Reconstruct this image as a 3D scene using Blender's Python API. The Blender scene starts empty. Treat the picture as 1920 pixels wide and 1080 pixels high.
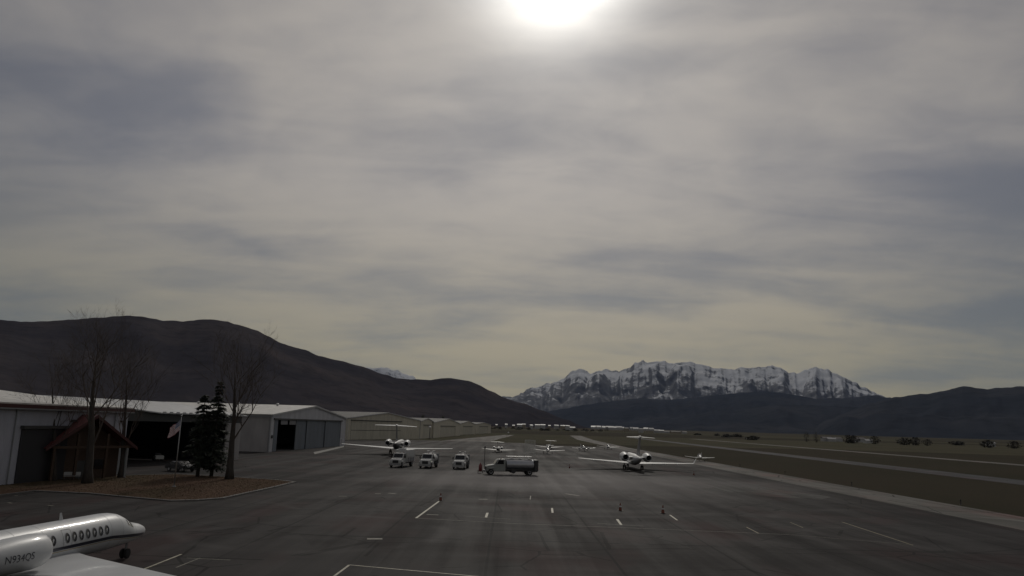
import bpy, math, random
import numpy as np
from mathutils import Vector, Matrix, noise as mnoise

# ------------------------------------------------------------------ camera
SC = bpy.context.scene
COL = SC.collection
CAM_H = 8.0
FPX = 1400.0
PITCH = math.atan(260 / FPX)
ROLL = math.radians(1.6)
_fw = Vector((0, math.cos(PITCH), math.sin(PITCH)))
_rt = Vector((1, 0, 0))
_up = Vector((0, -math.sin(PITCH), math.cos(PITCH)))
_R = _rt * math.cos(ROLL) + _up * math.sin(ROLL)
_U = _up * math.cos(ROLL) - _rt * math.sin(ROLL)
cam_data = bpy.data.cameras.new("camera")
cam = bpy.data.objects.new("camera", cam_data)
COL.objects.link(cam)
cam_data.sensor_width = 36.0
cam_data.lens = 36.0 * FPX / 1920.0
cam_data.clip_start = 0.2
cam_data.clip_end = 120000
_m = Matrix((_R, _U, -_fw)).transposed().to_4x4()
_m.translation = (0, 0, CAM_H)
cam.matrix_world = _m
SC.camera = cam


def ray(x, y):
    return _R * ((x - 960) / FPX) + _U * ((540 - y) / FPX) + _fw


def G(x, y, z=0.0):
    d = ray(x, y)
    return d * ((z - CAM_H) / d.z) + Vector((0, 0, CAM_H))


def D(x, y, dist):
    d = ray(x, y)
    return d * (dist / math.hypot(d.x, d.y)) + Vector((0, 0, CAM_H))


def atY(x, y, yy):
    d = ray(x, y)
    return d * (yy / d.y) + Vector((0, 0, CAM_H))


# ------------------------------------------------------------------ world
SUN_DIR = ray(1045, -104).normalized()
SUN_EL = math.asin(SUN_DIR.z)
SUN_AZ = math.atan2(SUN_DIR.x, SUN_DIR.y)
world = bpy.data.worlds.new("World")
SC.world = world
world.use_nodes = True


class NT:
    def __init__(self, tree):
        self.t = tree
        self.n = tree.nodes
        self.l = tree.links

    def node(self, typ, ins=None, **props):
        nd = self.n.new(typ)
        for k, v in props.items():
            setattr(nd, k, v)
        for k, v in (ins or {}).items():
            s = nd.inputs[k]
            if isinstance(v, bpy.types.NodeSocket):
                self.l.new(v, s)
            else:
                s.default_value = v
        return nd

    def math(self, op, a, b=None, c=None, clamp=False):
        ins = {0: a}
        if b is not None:
            ins[1] = b
        if c is not None:
            ins[2] = c
        return self.node("ShaderNodeMath", ins, operation=op, use_clamp=clamp).outputs[0]

    def vmath(self, op, a, b=None):
        ins = {0: a}
        if b is not None:
            ins[1] = b
        nd = self.node("ShaderNodeVectorMath", ins, operation=op)
        return nd.outputs["Value"] if op in ("DOT_PRODUCT", "LENGTH") else nd.outputs[0]

    def mix(self, fac, a, b, blend="MIX"):
        nd = self.n.new("ShaderNodeMix")
        nd.data_type = "RGBA"
        nd.blend_type = blend
        for s, v in ((nd.inputs[0], fac), (nd.inputs[6], a), (nd.inputs[7], b)):
            if isinstance(v, bpy.types.NodeSocket):
                self.l.new(v, s)
            elif isinstance(v, (tuple, list)):
                s.default_value = (*v[:3], 1)
            else:
                s.default_value = v
        return nd.outputs[2]

    def mapr(self, v, a, b, c=0.0, d=1.0, smooth=True):
        nd = self.node("ShaderNodeMapRange", {0: v, 1: a, 2: b, 3: c, 4: d},
                       interpolation_type="SMOOTHSTEP" if smooth else "LINEAR")
        return nd.outputs[0]

    def noise(self, vec, scale, detail=3.0, rough=0.5, dist=0.0):
        ins = {"Scale": scale, "Detail": detail, "Roughness": rough, "Distortion": dist}
        if vec is not None:
            ins["Vector"] = vec
        return self.node("ShaderNodeTexNoise", ins).outputs[0]

    def mapping(self, vec, scale=(1, 1, 1), rot=(0, 0, 0), loc=(0, 0, 0)):
        return self.node("ShaderNodeMapping", {"Vector": vec, "Scale": scale, "Rotation": rot, "Location": loc}).outputs[0]


def build_world():
    w = NT(world.node_tree)
    w.n.clear()
    out = w.node("ShaderNodeOutputWorld")
    bg = w.node("ShaderNodeBackground", {"Strength": 0.1})
    w.l.new(bg.outputs[0], out.inputs[0])
    sky = w.node("ShaderNodeTexSky", sky_type="NISHITA")
    sky.sun_disc = False
    sky.sun_elevation = SUN_EL
    sky.sun_rotation = SUN_AZ
    sky.altitude = 1700
    sky.dust_density = 2.0
    tc = w.node("ShaderNodeTexCoord").outputs["Generated"]
    dirv = w.vmath("NORMALIZE", tc)
    sep = w.node("ShaderNodeSeparateXYZ", {0: dirv})
    z = w.math("MAXIMUM", sep.outputs[2], 0.0)
    den = w.math("ADD", z, 0.16)
    u = w.math("DIVIDE", sep.outputs[0], den)
    v = w.math("DIVIDE", sep.outputs[1], den)
    uv = w.node("ShaderNodeCombineXYZ", {0: u, 1: v, 2: 0.0}).outputs[0]
    # slow veil bands, and finer wisps, streaming across the view
    c1 = w.noise(w.mapping(uv, (0.62, 1.0, 1), (0, 0, math.radians(-24)), (3.1, 1.7, 0)), 1.05, 4.0, 0.5, 0.7)
    c2 = w.noise(w.mapping(uv, (0.5, 1.3, 1), (0, 0, math.radians(-16)), (7.7, 0.4, 0)), 2.8, 3.0, 0.5, 0.6)
    c3 = w.noise(w.mapping(uv, (0.8, 1.0, 1), (0, 0, math.radians(30)), (1.2, 5.9, 0)), 7.5, 5.0, 0.6, 0.8)
    cl = w.math("ADD", w.math("MULTIPLY", c1, 0.62), w.math("ADD", w.math("MULTIPLY", c2, 0.3), w.math("MULTIPLY", c3, 0.11)))
    az = w.math("ARCTAN2", sep.outputs[0], sep.outputs[1])
    el = w.math("ARCSINE", sep.outputs[2])
    az = w.math("ADD", az, w.math("MULTIPLY", w.math("SUBTRACT", w.noise(dirv, 6.0, 5.0), 0.5), 0.20))
    el = w.math("ADD", el, w.math("MULTIPLY", w.math("SUBTRACT", w.noise(w.mapping(dirv, loc=(3, 1, 2)), 8.0, 5.0), 0.5), 0.11))

    def bank(px, py, wx, wy, amt, tilt=0.0):
        """a thicker (amt < 0) or thinner patch of the veil, at its own bearing and height in the sky"""
        d = ray(px, py).normalized()
        a0, e0 = math.atan2(d.x, d.y), math.asin(d.z)
        da = w.math("SUBTRACT", az, a0)
        de = w.math("SUBTRACT", el, e0)
        ct, st = math.cos(tilt), math.sin(tilt)
        p = w.math("DIVIDE", w.math("ADD", w.math("MULTIPLY", da, ct), w.math("MULTIPLY", de, st)), wx / FPX)
        q = w.math("DIVIDE", w.math("SUBTRACT", w.math("MULTIPLY", de, ct), w.math("MULTIPLY", da, st)), wy / FPX)
        r2 = w.math("ADD", w.math("MULTIPLY", p, p), w.math("MULTIPLY", q, q))
        return w.math("MULTIPLY", w.math("EXPONENT", w.math("MULTIPLY", r2, -1.0)), amt)
    for args in ((290, 195, 260, 75, -0.125, 0.1), (100, 110, 260, 150, -0.05), (1740, 390, 420, 150, -0.14, 0.14), (1190, 118, 140, 34, -0.05), (450, 462, 210, 28, -0.10, -0.06), (780, 548, 110, 26, -0.07), (890, 600, 60, 14, -0.06),
                 (400, 375, 120, 30, -0.05), (1830, 582, 190, 20, -0.16), (1850, 668, 160, 26, -0.10), (1240, 500, 200, 40, -0.06), (70, 560, 160, 40, -0.08), (1760, 230, 260, 60, -0.04), (750, 660, 90, 12, -0.06), (1480, 690, 200, 14, -0.08),
                 (930, 420, 260, 170, 0.07), (1300, 250, 260, 90, 0.05), (620, 250, 160, 60, 0.03), (1500, 615, 280, 45, 0.12), (1150, 630, 300, 50, 0.06), (1600, 720, 120, 16, 0.08), (1840, 100, 160, 90, 0.05)):
        cl = w.math("ADD", cl, bank(*args))
    dens = w.mapr(cl, 0.29, 0.66)                       # 0 = thick grey belly, 1 = thin bright veil
    cosang = w.math("MAXIMUM", w.vmath("DOT_PRODUCT", dirv, tuple(SUN_DIR)), 0.0)
    # colour by elevation
    low = w.mapr(z, 0.03, 0.34)
    thin = w.mix(low, (0.345, 0.283, 0.163), (0.352, 0.316, 0.272))
    thick = w.mix(low, (0.172, 0.166, 0.142), (0.152, 0.149, 0.157))
    base = w.mix(dens, thick, thin)
    # the veil is thinner, so brighter, towards the sun's side
    fall = w.mapr(cosang, 0.66, 0.98, 0.56, 1.06)
    base = w.mix(1.0, base, w.node("ShaderNodeCombineColor", {0: fall, 1: w.math("ADD", w.math("MULTIPLY", fall, 0.93), 0.068), 2: w.math("ADD", w.math("MULTIPLY", fall, 0.84), 0.16)}).outputs[0], "MULTIPLY")
    # forward scattering of the sun in the veil
    g1 = w.math("MULTIPLY", w.math("POWER", cosang, 300.0), 2.2)
    g2 = w.math("MULTIPLY", w.math("POWER", cosang, 45.0), 0.15)
    g3 = w.math("MULTIPLY", w.math("POWER", cosang, 9.0), 0.06)
    g0 = w.math("MULTIPLY", w.math("POWER", cosang, 1100.0), 1.6)
    mod = w.mapr(dens, 0.0, 1.0, 0.72, 1.1)
    g = w.math("ADD", g0, w.math("MULTIPLY", w.math("ADD", g1, w.math("ADD", g2, g3)), mod))
    glow = w.node("ShaderNodeCombineColor", {0: g, 1: w.math("MULTIPLY", g, 0.985), 2: w.math("MULTIPLY", g, 0.93)}).outputs[0]
    cloud = w.mix(1.0, base, glow, "ADD")
    cloud10 = w.mix(1.0, cloud, (10.0, 10.0, 10.0), "MULTIPLY")
    fin = w.mix(0.93, sky.outputs[0], cloud10)
    w.l.new(fin, bg.inputs[0])


build_world()

sun_data = bpy.data.lights.new("sun", "SUN")
sun_data.energy = 0.8
sun_data.angle = math.radians(4.0)
sun_data.color = (1.0, 0.95, 0.86)
sun = bpy.data.objects.new("sun", sun_data)
COL.objects.link(sun)
sun.rotation_euler = SUN_DIR.to_track_quat("Z", "Y").to_euler()
sun.location = (0, 0, 60)

SC.view_settings.view_transform = "Standard"
SC.view_settings.look = "None"
SC.view_settings.exposure = 0.0
SC.view_settings.gamma = 1.0
SC.view_settings.use_curve_mapping = False
SC.render.engine = "CYCLES"
SC.cycles.use_denoising = True
SC.cycles.max_bounces = 6
SC.cycles.volume_bounces = 0

# ------------------------------------------------------------------ materials
MATS = {}


def mat(name, color, rough=0.6, metal=0.0, coat=0.0, var=0.0, vscale=1.0, bump=0.0, bscale=20.0, spec=0.5, stretch=(1, 1, 1), trans=0.0):
    m = bpy.data.materials.new(name)
    m.use_nodes = True
    t = NT(m.node_tree)
    b = t.n["Principled BSDF"]
    b.inputs["Base Color"].default_value = (*color, 1)
    b.inputs["Roughness"].default_value = rough
    b.inputs["Metallic"].default_value = metal
    b.inputs["Specular IOR Level"].default_value = spec
    b.inputs["Coat Weight"].default_value = coat
    b.inputs["Coat Roughness"].default_value = 0.06
    if trans:
        b.inputs["Transmission Weight"].default_value = trans
    oc = t.node("ShaderNodeTexCoord").outputs["Object"]
    if var:
        n = t.noise(t.mapping(oc, stretch), vscale, 5, 0.6)
        f = t.mapr(n, 0.28, 0.72)
        c = t.mix(f, tuple(x * (1 - var) for x in color), tuple(min(1, x * (1 + var)) for x in color))
        t.l.new(c, b.inputs["Base Color"])
    if bump:
        n = t.noise(t.mapping(oc, stretch), bscale, 4, 0.6)
        bp = t.node("ShaderNodeBump", {"Strength": bump, "Distance": 0.05, "Height": n})
        t.l.new(bp.outputs[0], b.inputs["Normal"])
    MATS[name] = m
    return m


def ribbed(name, color, pitch=0.3, rough=0.5, metal=0.0, axis=0, var=0.12):
    """profiled sheet metal: fine relief running up the sheet"""
    m = mat(name, color, rough, metal)
    t = NT(m.node_tree)
    b = t.n["Principled BSDF"]
    oc = t.node("ShaderNodeTexCoord").outputs["Object"]
    wv = t.node("ShaderNodeTexWave", {"Vector": oc, "Scale": 0.314 / pitch, "Distortion": 0.0}, wave_type="BANDS", bands_direction=("X", "Y", "Z")[axis])
    bp = t.node("ShaderNodeBump", {"Strength": 0.35, "Distance": 0.03, "Height": wv.outputs[0]})
    t.l.new(bp.outputs[0], b.inputs["Normal"])
    n = t.noise(t.mapping(oc, (0.5, 0.5, 0.15)), 0.9, 5, 0.65)
    c = t.mix(t.mapr(n, 0.3, 0.7), tuple(x * (1 - var) for x in color), tuple(x * (1 + var) for x in color))
    t.l.new(c, b.inputs["Base Color"])
    return m


mat("paint_white", (0.55, 0.56, 0.57), 0.42, coat=0.18, var=0.05, vscale=0.8)
mat("paint_white_dull", (0.55, 0.55, 0.54), 0.42, coat=0.12, var=0.06, vscale=0.9)
mat("paint_navy", (0.012, 0.014, 0.03), 0.3, coat=0.5)
mat("paint_gold", (0.35, 0.25, 0.1), 0.35, coat=0.3)
mat("paint_red", (0.16, 0.02, 0.02), 0.35, coat=0.3)
mat("window_rim", (0.36, 0.36, 0.37), 0.4)
mat("seam", (0.25, 0.25, 0.26), 0.5)
mat("paint_grey", (0.22, 0.22, 0.23), 0.4, var=0.1)
mat("paint_pale_grey", (0.27, 0.28, 0.27), 0.4, coat=0.2, var=0.1)
mat("paint_charcoal", (0.07, 0.07, 0.075), 0.4)
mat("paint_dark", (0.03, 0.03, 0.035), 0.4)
mat("bare_metal", (0.55, 0.55, 0.56), 0.22, metal=1.0)
mat("steel", (0.4, 0.4, 0.41), 0.45, metal=0.8)
mat("tank_metal", (0.42, 0.43, 0.46), 0.3, metal=0.7, var=0.08)
mat("rubber", (0.015, 0.015, 0.015), 0.8)
mat("dark_glass", (0.008, 0.009, 0.012), 0.06, spec=0.6)
mat("black_void", (0.006, 0.006, 0.006), 0.8)
mat("orange_plastic", (0.16, 0.035, 0.016), 0.5)
mat("cone_black", (0.02, 0.02, 0.02), 0.6)
mat("white_band", (0.6, 0.6, 0.6), 0.5)
mat("line_paint", (0.36, 0.335, 0.25), 0.6, var=0.35, vscale=3.0)
mat("line_faint", (0.15, 0.14, 0.11), 0.7, var=0.3, vscale=2.0)
mat("line_yellow", (0.19, 0.16, 0.09), 0.7, var=0.3, vscale=2.0)
mat("kerb_concrete", (0.11, 0.105, 0.10), 0.85, var=0.2, vscale=2.0)
mat("strip_concrete", (0.2, 0.195, 0.18), 0.8, var=0.2, vscale=0.7)
ribbed("wall_grey", (0.50, 0.50, 0.53))
ribbed("wall_grey_across", (0.40, 0.41, 0.47), axis=1)
ribbed("wall_mauve", (0.36, 0.34, 0.34))
ribbed("wall_tan", (0.55, 0.51, 0.42))
ribbed("wall_tan_across", (0.5, 0.46, 0.38), axis=1)
ribbed("door_tan", (0.5, 0.47, 0.39), axis=2, pitch=0.6)
ribbed("door_slate", (0.14, 0.16, 0.19))
ribbed("roof_pale", (0.62, 0.6, 0.56), axis=1, rough=0.45, var=0.18)
ribbed("roof_pale_across", (0.5, 0.5, 0.5), axis=0, rough=0.45, var=0.15)
ribbed("roof_dull", (0.13, 0.126, 0.12), axis=0, rough=0.8)
ribbed("roof_red", (0.13, 0.035, 0.035), axis=1, rough=0.5)
mat("trim_white", (0.5, 0.5, 0.5), 0.5)
mat("trim_grey", (0.24, 0.25, 0.26), 0.55)
mat("trim_red", (0.07, 0.02, 0.02), 0.5)
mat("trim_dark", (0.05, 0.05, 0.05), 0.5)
mat("timber_brown", (0.06, 0.035, 0.022), 0.7, var=0.3, vscale=3.0, stretch=(1, 1, 6), bump=0.3, bscale=6)
mat("bark", (0.05, 0.042, 0.036), 0.9, var=0.3, vscale=4, stretch=(1, 1, 0.2), bump=0.6, bscale=8)
mat("twigs", (0.085, 0.066, 0.055), 0.9)
mat("needles", (0.032, 0.042, 0.026), 0.8, var=0.4, vscale=1.5)
mat("scrub", (0.06, 0.056, 0.045), 0.9, var=0.4, vscale=0.5)
mat("pole_metal", (0.35, 0.35, 0.35), 0.4, metal=0.6)
mat("flag_red", (0.48, 0.2, 0.22), 0.8)
mat("flag_white", (0.7, 0.7, 0.7), 0.8)
mat("flag_blue", (0.13, 0.14, 0.25), 0.8)
mat("house_white", (0.42, 0.42, 0.42), 0.6)
mat("house_tan", (0.3, 0.26, 0.2), 0.7)
mat("house_roof", (0.33, 0.33, 0.34), 0.5)
mat("house_roof_dark", (0.1, 0.09, 0.09), 0.6)
mat("car_dark", (0.02, 0.022, 0.026), 0.25, coat=0.7)
mat("car_silver", (0.3, 0.3, 0.32), 0.3, metal=0.5, coat=0.5)
mat("lamp_glass", (0.85, 0.85, 0.85), 0.15, coat=0.5)
mat("wire_mesh", (0.6, 0.6, 0.57), 0.6)
mat("tail_red", (0.4, 0.02, 0.02), 0.3)


def asphalt(name, base, pale, streak=0.5, rough=0.68):
    m = mat(name, base, rough, spec=0.025)
    t = NT(m.node_tree)
    b = t.n["Principled BSDF"]
    oc = t.node("ShaderNodeTexCoord").outputs["Object"]
    # paving lanes and tyre-worn streaks along the apron
    lanes = t.noise(t.mapping(oc, (0.34, 0.012, 1)), 1.0, 5, 0.6)
    cross = t.noise(t.mapping(oc, (0.012, 0.16, 1), (0, 0, 0.1)), 1.0, 5, 0.65)
    blot = t.noise(oc, 0.045, 6, 0.6, 0.6)
    fine = t.noise(oc, 1.4, 6, 0.7)
    f = t.math("ADD", t.math("MULTIPLY", lanes, 0.44), t.math("ADD", t.math("MULTIPLY", blot, 0.34), t.math("MULTIPLY", cross, 0.22)))
    f = t.mapr(f, 0.39, 0.61)
    c = t.mix(f, base, pale)
    c = t.mix(t.mapr(fine, 0.3, 0.75, 0.0, 0.35), c, tuple(x * 0.7 for x in base))
    # reddish aged binder
    c = t.mix(t.mapr(t.noise(t.mapping(oc, (0.16, 0.07, 1), loc=(9, 2, 0)), 1.0, 3, 0.5), 0.47, 0.72, 0.0, 0.6), c, (base[0] * 1.75, base[1] * 1.1, base[2] * 1.1))
    # sealed joints: dark lines on a wandering grid
    wob = t.mix(0.03, oc, t.node("ShaderNodeTexNoise", {"Vector": oc, "Scale": 0.2}).outputs[1])
    s2 = t.node("ShaderNodeSeparateXYZ", {0: wob})

    def joint(val, period, width, off):
        x = t.math("FRACT", t.math("ADD", t.math("DIVIDE", val, period), off))
        x = t.math("ABSOLUTE", t.math("SUBTRACT", x, 0.5))
        return t.math("GREATER_THAN", x, 0.5 - width / period)
    gap = t.math("GREATER_THAN", t.noise(oc, 0.09, 2, 0.5), 0.47)
    j = t.math("MAXIMUM", joint(s2.outputs[0], 7.6, 0.085, 0.13), t.math("MULTIPLY", joint(s2.outputs[1], 15.0, 0.17, 0.4), gap))
    c = t.mix(t.math("MULTIPLY", j, 0.75), c, (0.02, 0.02, 0.02))
    # rectangular repairs, wandering cracks and oil spots
    vo = t.node("ShaderNodeTexVoronoi", {"Vector": t.mapping(oc, (0.11, 0.05, 1)), "Scale": 1.0, "Randomness": 0.9}, distance="CHEBYCHEV")
    hue = t.node("ShaderNodeSeparateColor", {0: vo.outputs["Color"]}).outputs
    c = t.mix(t.math("MULTIPLY", t.math("GREATER_THAN", hue[0], 0.84), 0.35), c, tuple(x * 0.6 for x in base))
    c = t.mix(t.math("MULTIPLY", t.math("LESS_THAN", hue[1], 0.10), 0.35), c, tuple(x * 1.15 for x in pale))
    vc = t.node("ShaderNodeTexVoronoi", {"Vector": t.mix(0.25, oc, t.node("ShaderNodeTexNoise", {"Vector": oc, "Scale": 0.5, "Detail": 5.0}).outputs[1], "ADD"), "Scale": 0.13}, feature="DISTANCE_TO_EDGE")
    crack = t.math("MULTIPLY", t.math("LESS_THAN", vc.outputs["Distance"], 0.011), t.math("GREATER_THAN", t.noise(oc, 0.05, 3), 0.46))
    c = t.mix(t.math("MULTIPLY", crack, 0.6), c, (0.012, 0.012, 0.012))
    vs_ = t.node("ShaderNodeTexVoronoi", {"Vector": oc, "Scale": 0.17})
    spot = t.mapr(vs_.outputs["Distance"], 0.02, 0.11, 0.5, 0.0)
    spot = t.math("MULTIPLY", spot, t.math("GREATER_THAN", t.node("ShaderNodeSeparateColor", {0: vs_.outputs["Color"]}).outputs[0], 0.55))
    c = t.mix(spot, c, (0.012, 0.012, 0.013))
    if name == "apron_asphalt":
        # an older, worn bay of mid-apron pavement, the far sheen painted into it
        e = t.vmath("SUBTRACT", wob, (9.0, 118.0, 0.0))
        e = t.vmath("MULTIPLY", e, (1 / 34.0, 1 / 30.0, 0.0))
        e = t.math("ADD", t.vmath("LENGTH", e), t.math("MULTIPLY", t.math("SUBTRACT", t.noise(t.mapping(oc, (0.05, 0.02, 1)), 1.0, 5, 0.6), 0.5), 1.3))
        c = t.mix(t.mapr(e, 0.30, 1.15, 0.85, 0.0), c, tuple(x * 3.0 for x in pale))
    # curved tyre tracks left by turning aircraft
    for (cx, cy, r, wd) in ((-14, 58, 9.5, 1.1), (31, 62, 7.0, 0.9), (8, 88, 16, 1.3), (40, 70, 15, 1.2), (-30, 66, 12, 1.0)):
        d = t.vmath("LENGTH", t.vmath("SUBTRACT", oc, (cx, cy, 0)))
        k = t.math("ABSOLUTE", t.math("SUBTRACT", d, r))
        tr = t.mapr(k, 0.0, wd, 0.5, 0.0)
        tr = t.math("MULTIPLY", tr, t.mapr(t.noise(oc, 0.12, 2), 0.42, 0.62))
        c = t.mix(tr, c, tuple(x * 1.45 for x in pale))
    t.l.new(c, b.inputs["Base Color"])
    bp = t.node("ShaderNodeBump", {"Strength": 0.35, "Distance": 0.02, "Height": t.noise(oc, 6.0, 4, 0.7)})
    t.l.new(bp.outputs[0], b.inputs["Normal"])
    rr = t.mapr(f, 0, 1, rough + 0.06, rough - 0.06)
    t.l.new(rr, b.inputs["Roughness"])
    return m


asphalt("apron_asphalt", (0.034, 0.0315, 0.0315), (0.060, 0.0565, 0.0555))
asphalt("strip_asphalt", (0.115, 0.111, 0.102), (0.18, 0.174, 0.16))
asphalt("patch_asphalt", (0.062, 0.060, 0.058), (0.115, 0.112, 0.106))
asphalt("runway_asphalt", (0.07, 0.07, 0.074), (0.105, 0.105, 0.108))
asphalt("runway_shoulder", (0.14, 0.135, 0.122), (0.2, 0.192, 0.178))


def grass_mat(name, a, b_, c_, s=1.0, fields=False):
    m = mat(name, a, 1.0, spec=0.02)
    t = NT(m.node_tree)
    b = t.n["Principled BSDF"]
    oc = t.node("ShaderNodeTexCoord").outputs["Object"]
    n1 = t.noise(t.mapping(oc, (1, 0.45, 1)), 0.02 * s, 6, 0.62, 0.5)
    n2 = t.noise(oc, 0.35 * s, 6, 0.7)
    c = t.mix(t.mapr(n1, 0.38, 0.62), a, b_)
    c = t.mix(t.mapr(n2, 0.35, 0.7, 0.0, 0.7), c, c_)
    if fields:
        vo = t.node("ShaderNodeTexVoronoi", {"Vector": t.mapping(oc, (0.0011, 0.0016, 1), (0, 0, 0.35)), "Scale": 1.0}, distance="CHEBYCHEV")
        hs = t.node("ShaderNodeSeparateColor", {0: vo.outputs["Color"]}).outputs[0]
        c = t.mix(t.math("MULTIPLY", t.math("GREATER_THAN", hs, 0.55), 0.55), c, (0.03, 0.024, 0.02))
        c = t.mix(t.math("MULTIPLY", t.math("LESS_THAN", hs, 0.2), 0.5), c, (0.06, 0.032, 0.028))
    t.l.new(c, b.inputs["Base Color"])
    bp = t.node("ShaderNodeBump", {"Strength": 0.8, "Distance": 0.25, "Height": t.noise(oc, 2.5 * s, 5, 0.7)})
    t.l.new(bp.outputs[0], b.inputs["Normal"])
    return m


grass_mat("valley_grass", (0.082, 0.077, 0.052), (0.062, 0.067, 0.042), (0.096, 0.076, 0.055), fields=True)
grass_mat("dry_lawn", (0.13, 0.085, 0.064), (0.088, 0.072, 0.047), (0.135, 0.095, 0.067), s=4.0)


def hill_mat(name, dark, brown, pale, scale):
    m = mat(name, dark, 1.0, spec=0.0)
    t = NT(m.node_tree)
    b = t.n["Principled BSDF"]
    oc = t.node("ShaderNodeTexCoord").outputs["Object"]
    n1 = t.noise(t.mapping(oc, (1, 1, 0.6), (0.3, 0.2, 0.6)), scale, 8, 0.62, 0.4)
    n2 = t.noise(oc, scale * 9, 5, 0.7)
    c = t.mix(t.mapr(n1, 0.4, 0.62), dark, brown)
    c = t.mix(t.mapr(n1, 0.6, 0.75, 0, 0.7), c, pale)
    c = t.mix(t.mapr(n2, 0.45, 0.7, 0, 0.6), c, tuple(x * 0.6 for x in dark))
    t.l.new(c, b.inputs["Base Color"])
    return m


hill_mat("hill_scrub", (0.050, 0.047, 0.055), (0.074, 0.066, 0.070), (0.13, 0.10, 0.095), 0.0016)
hill_mat("foothill_scrub", (0.042, 0.047, 0.058), (0.058, 0.061, 0.070), (0.08, 0.079, 0.083), 0.0006)


def snow_mat(name, z0, z1):
    m = mat(name, (0.05, 0.055, 0.065), 0.9, spec=0.1)
    t = NT(m.node_tree)
    b = t.n["Principled BSDF"]
    geo = t.node("ShaderNodeNewGeometry")
    pos = geo.outputs["Position"]
    s = t.node("ShaderNodeSeparateXYZ", {0: pos})
    nrm = t.node("ShaderNodeSeparateXYZ", {0: geo.outputs["Normal"]})
    n1 = t.noise(pos, 0.0008, 8, 0.68, 0.7)
    n2 = t.noise(t.mapping(pos, (1, 1, 2.2)), 0.0045, 6, 0.7)
    # avalanche streaks slanting down the slope to either side
    fa = t.noise(t.mapping(pos, (1.0, 0.3, 0.34), (0, math.radians(38), 0)), 0.0062, 5, 0.7, 0.3)
    fb = t.noise(t.mapping(pos, (1.0, 0.3, 0.34), (0, math.radians(-38), 0)), 0.0062, 5, 0.7, 0.3)
    sel = t.mapr(t.noise(pos, 0.0009, 3, 0.5), 0.44, 0.56)
    fall_line = t.math("ADD", t.math("MULTIPLY", fa, sel), t.math("MULTIPLY", fb, t.math("SUBTRACT", 1.0, sel)))
    alt = t.mapr(s.outputs[2], z0, z1, -0.55, 0.16, smooth=False)
    f = t.math("ADD", alt, t.math("MULTIPLY", t.math("SUBTRACT", n1, 0.5), 2.5))
    f = t.math("ADD", f, t.math("MULTIPLY", t.math("SUBTRACT", n2, 0.5), 1.0))
    f = t.math("ADD", f, t.math("MULTIPLY", t.math("SUBTRACT", fall_line, 0.5), 1.3))
    f = t.math("ADD", f, t.math("MULTIPLY", t.math("SUBTRACT", nrm.outputs[2], 0.76), 1.3))
    sn = t.mapr(f, -0.14, 0.30)
    rock = t.mix(t.mapr(n2, 0.35, 0.7), (0.075, 0.08, 0.095), (0.15, 0.155, 0.17))
    c = t.mix(t.math("MULTIPLY", sn, 0.85), rock, (0.62, 0.64, 0.68))
    t.l.new(c, b.inputs["Base Color"])
    return m


snow_mat("alpine_snow", 400, 1350)
snow_mat("far_snow", 500, 1500)


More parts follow.
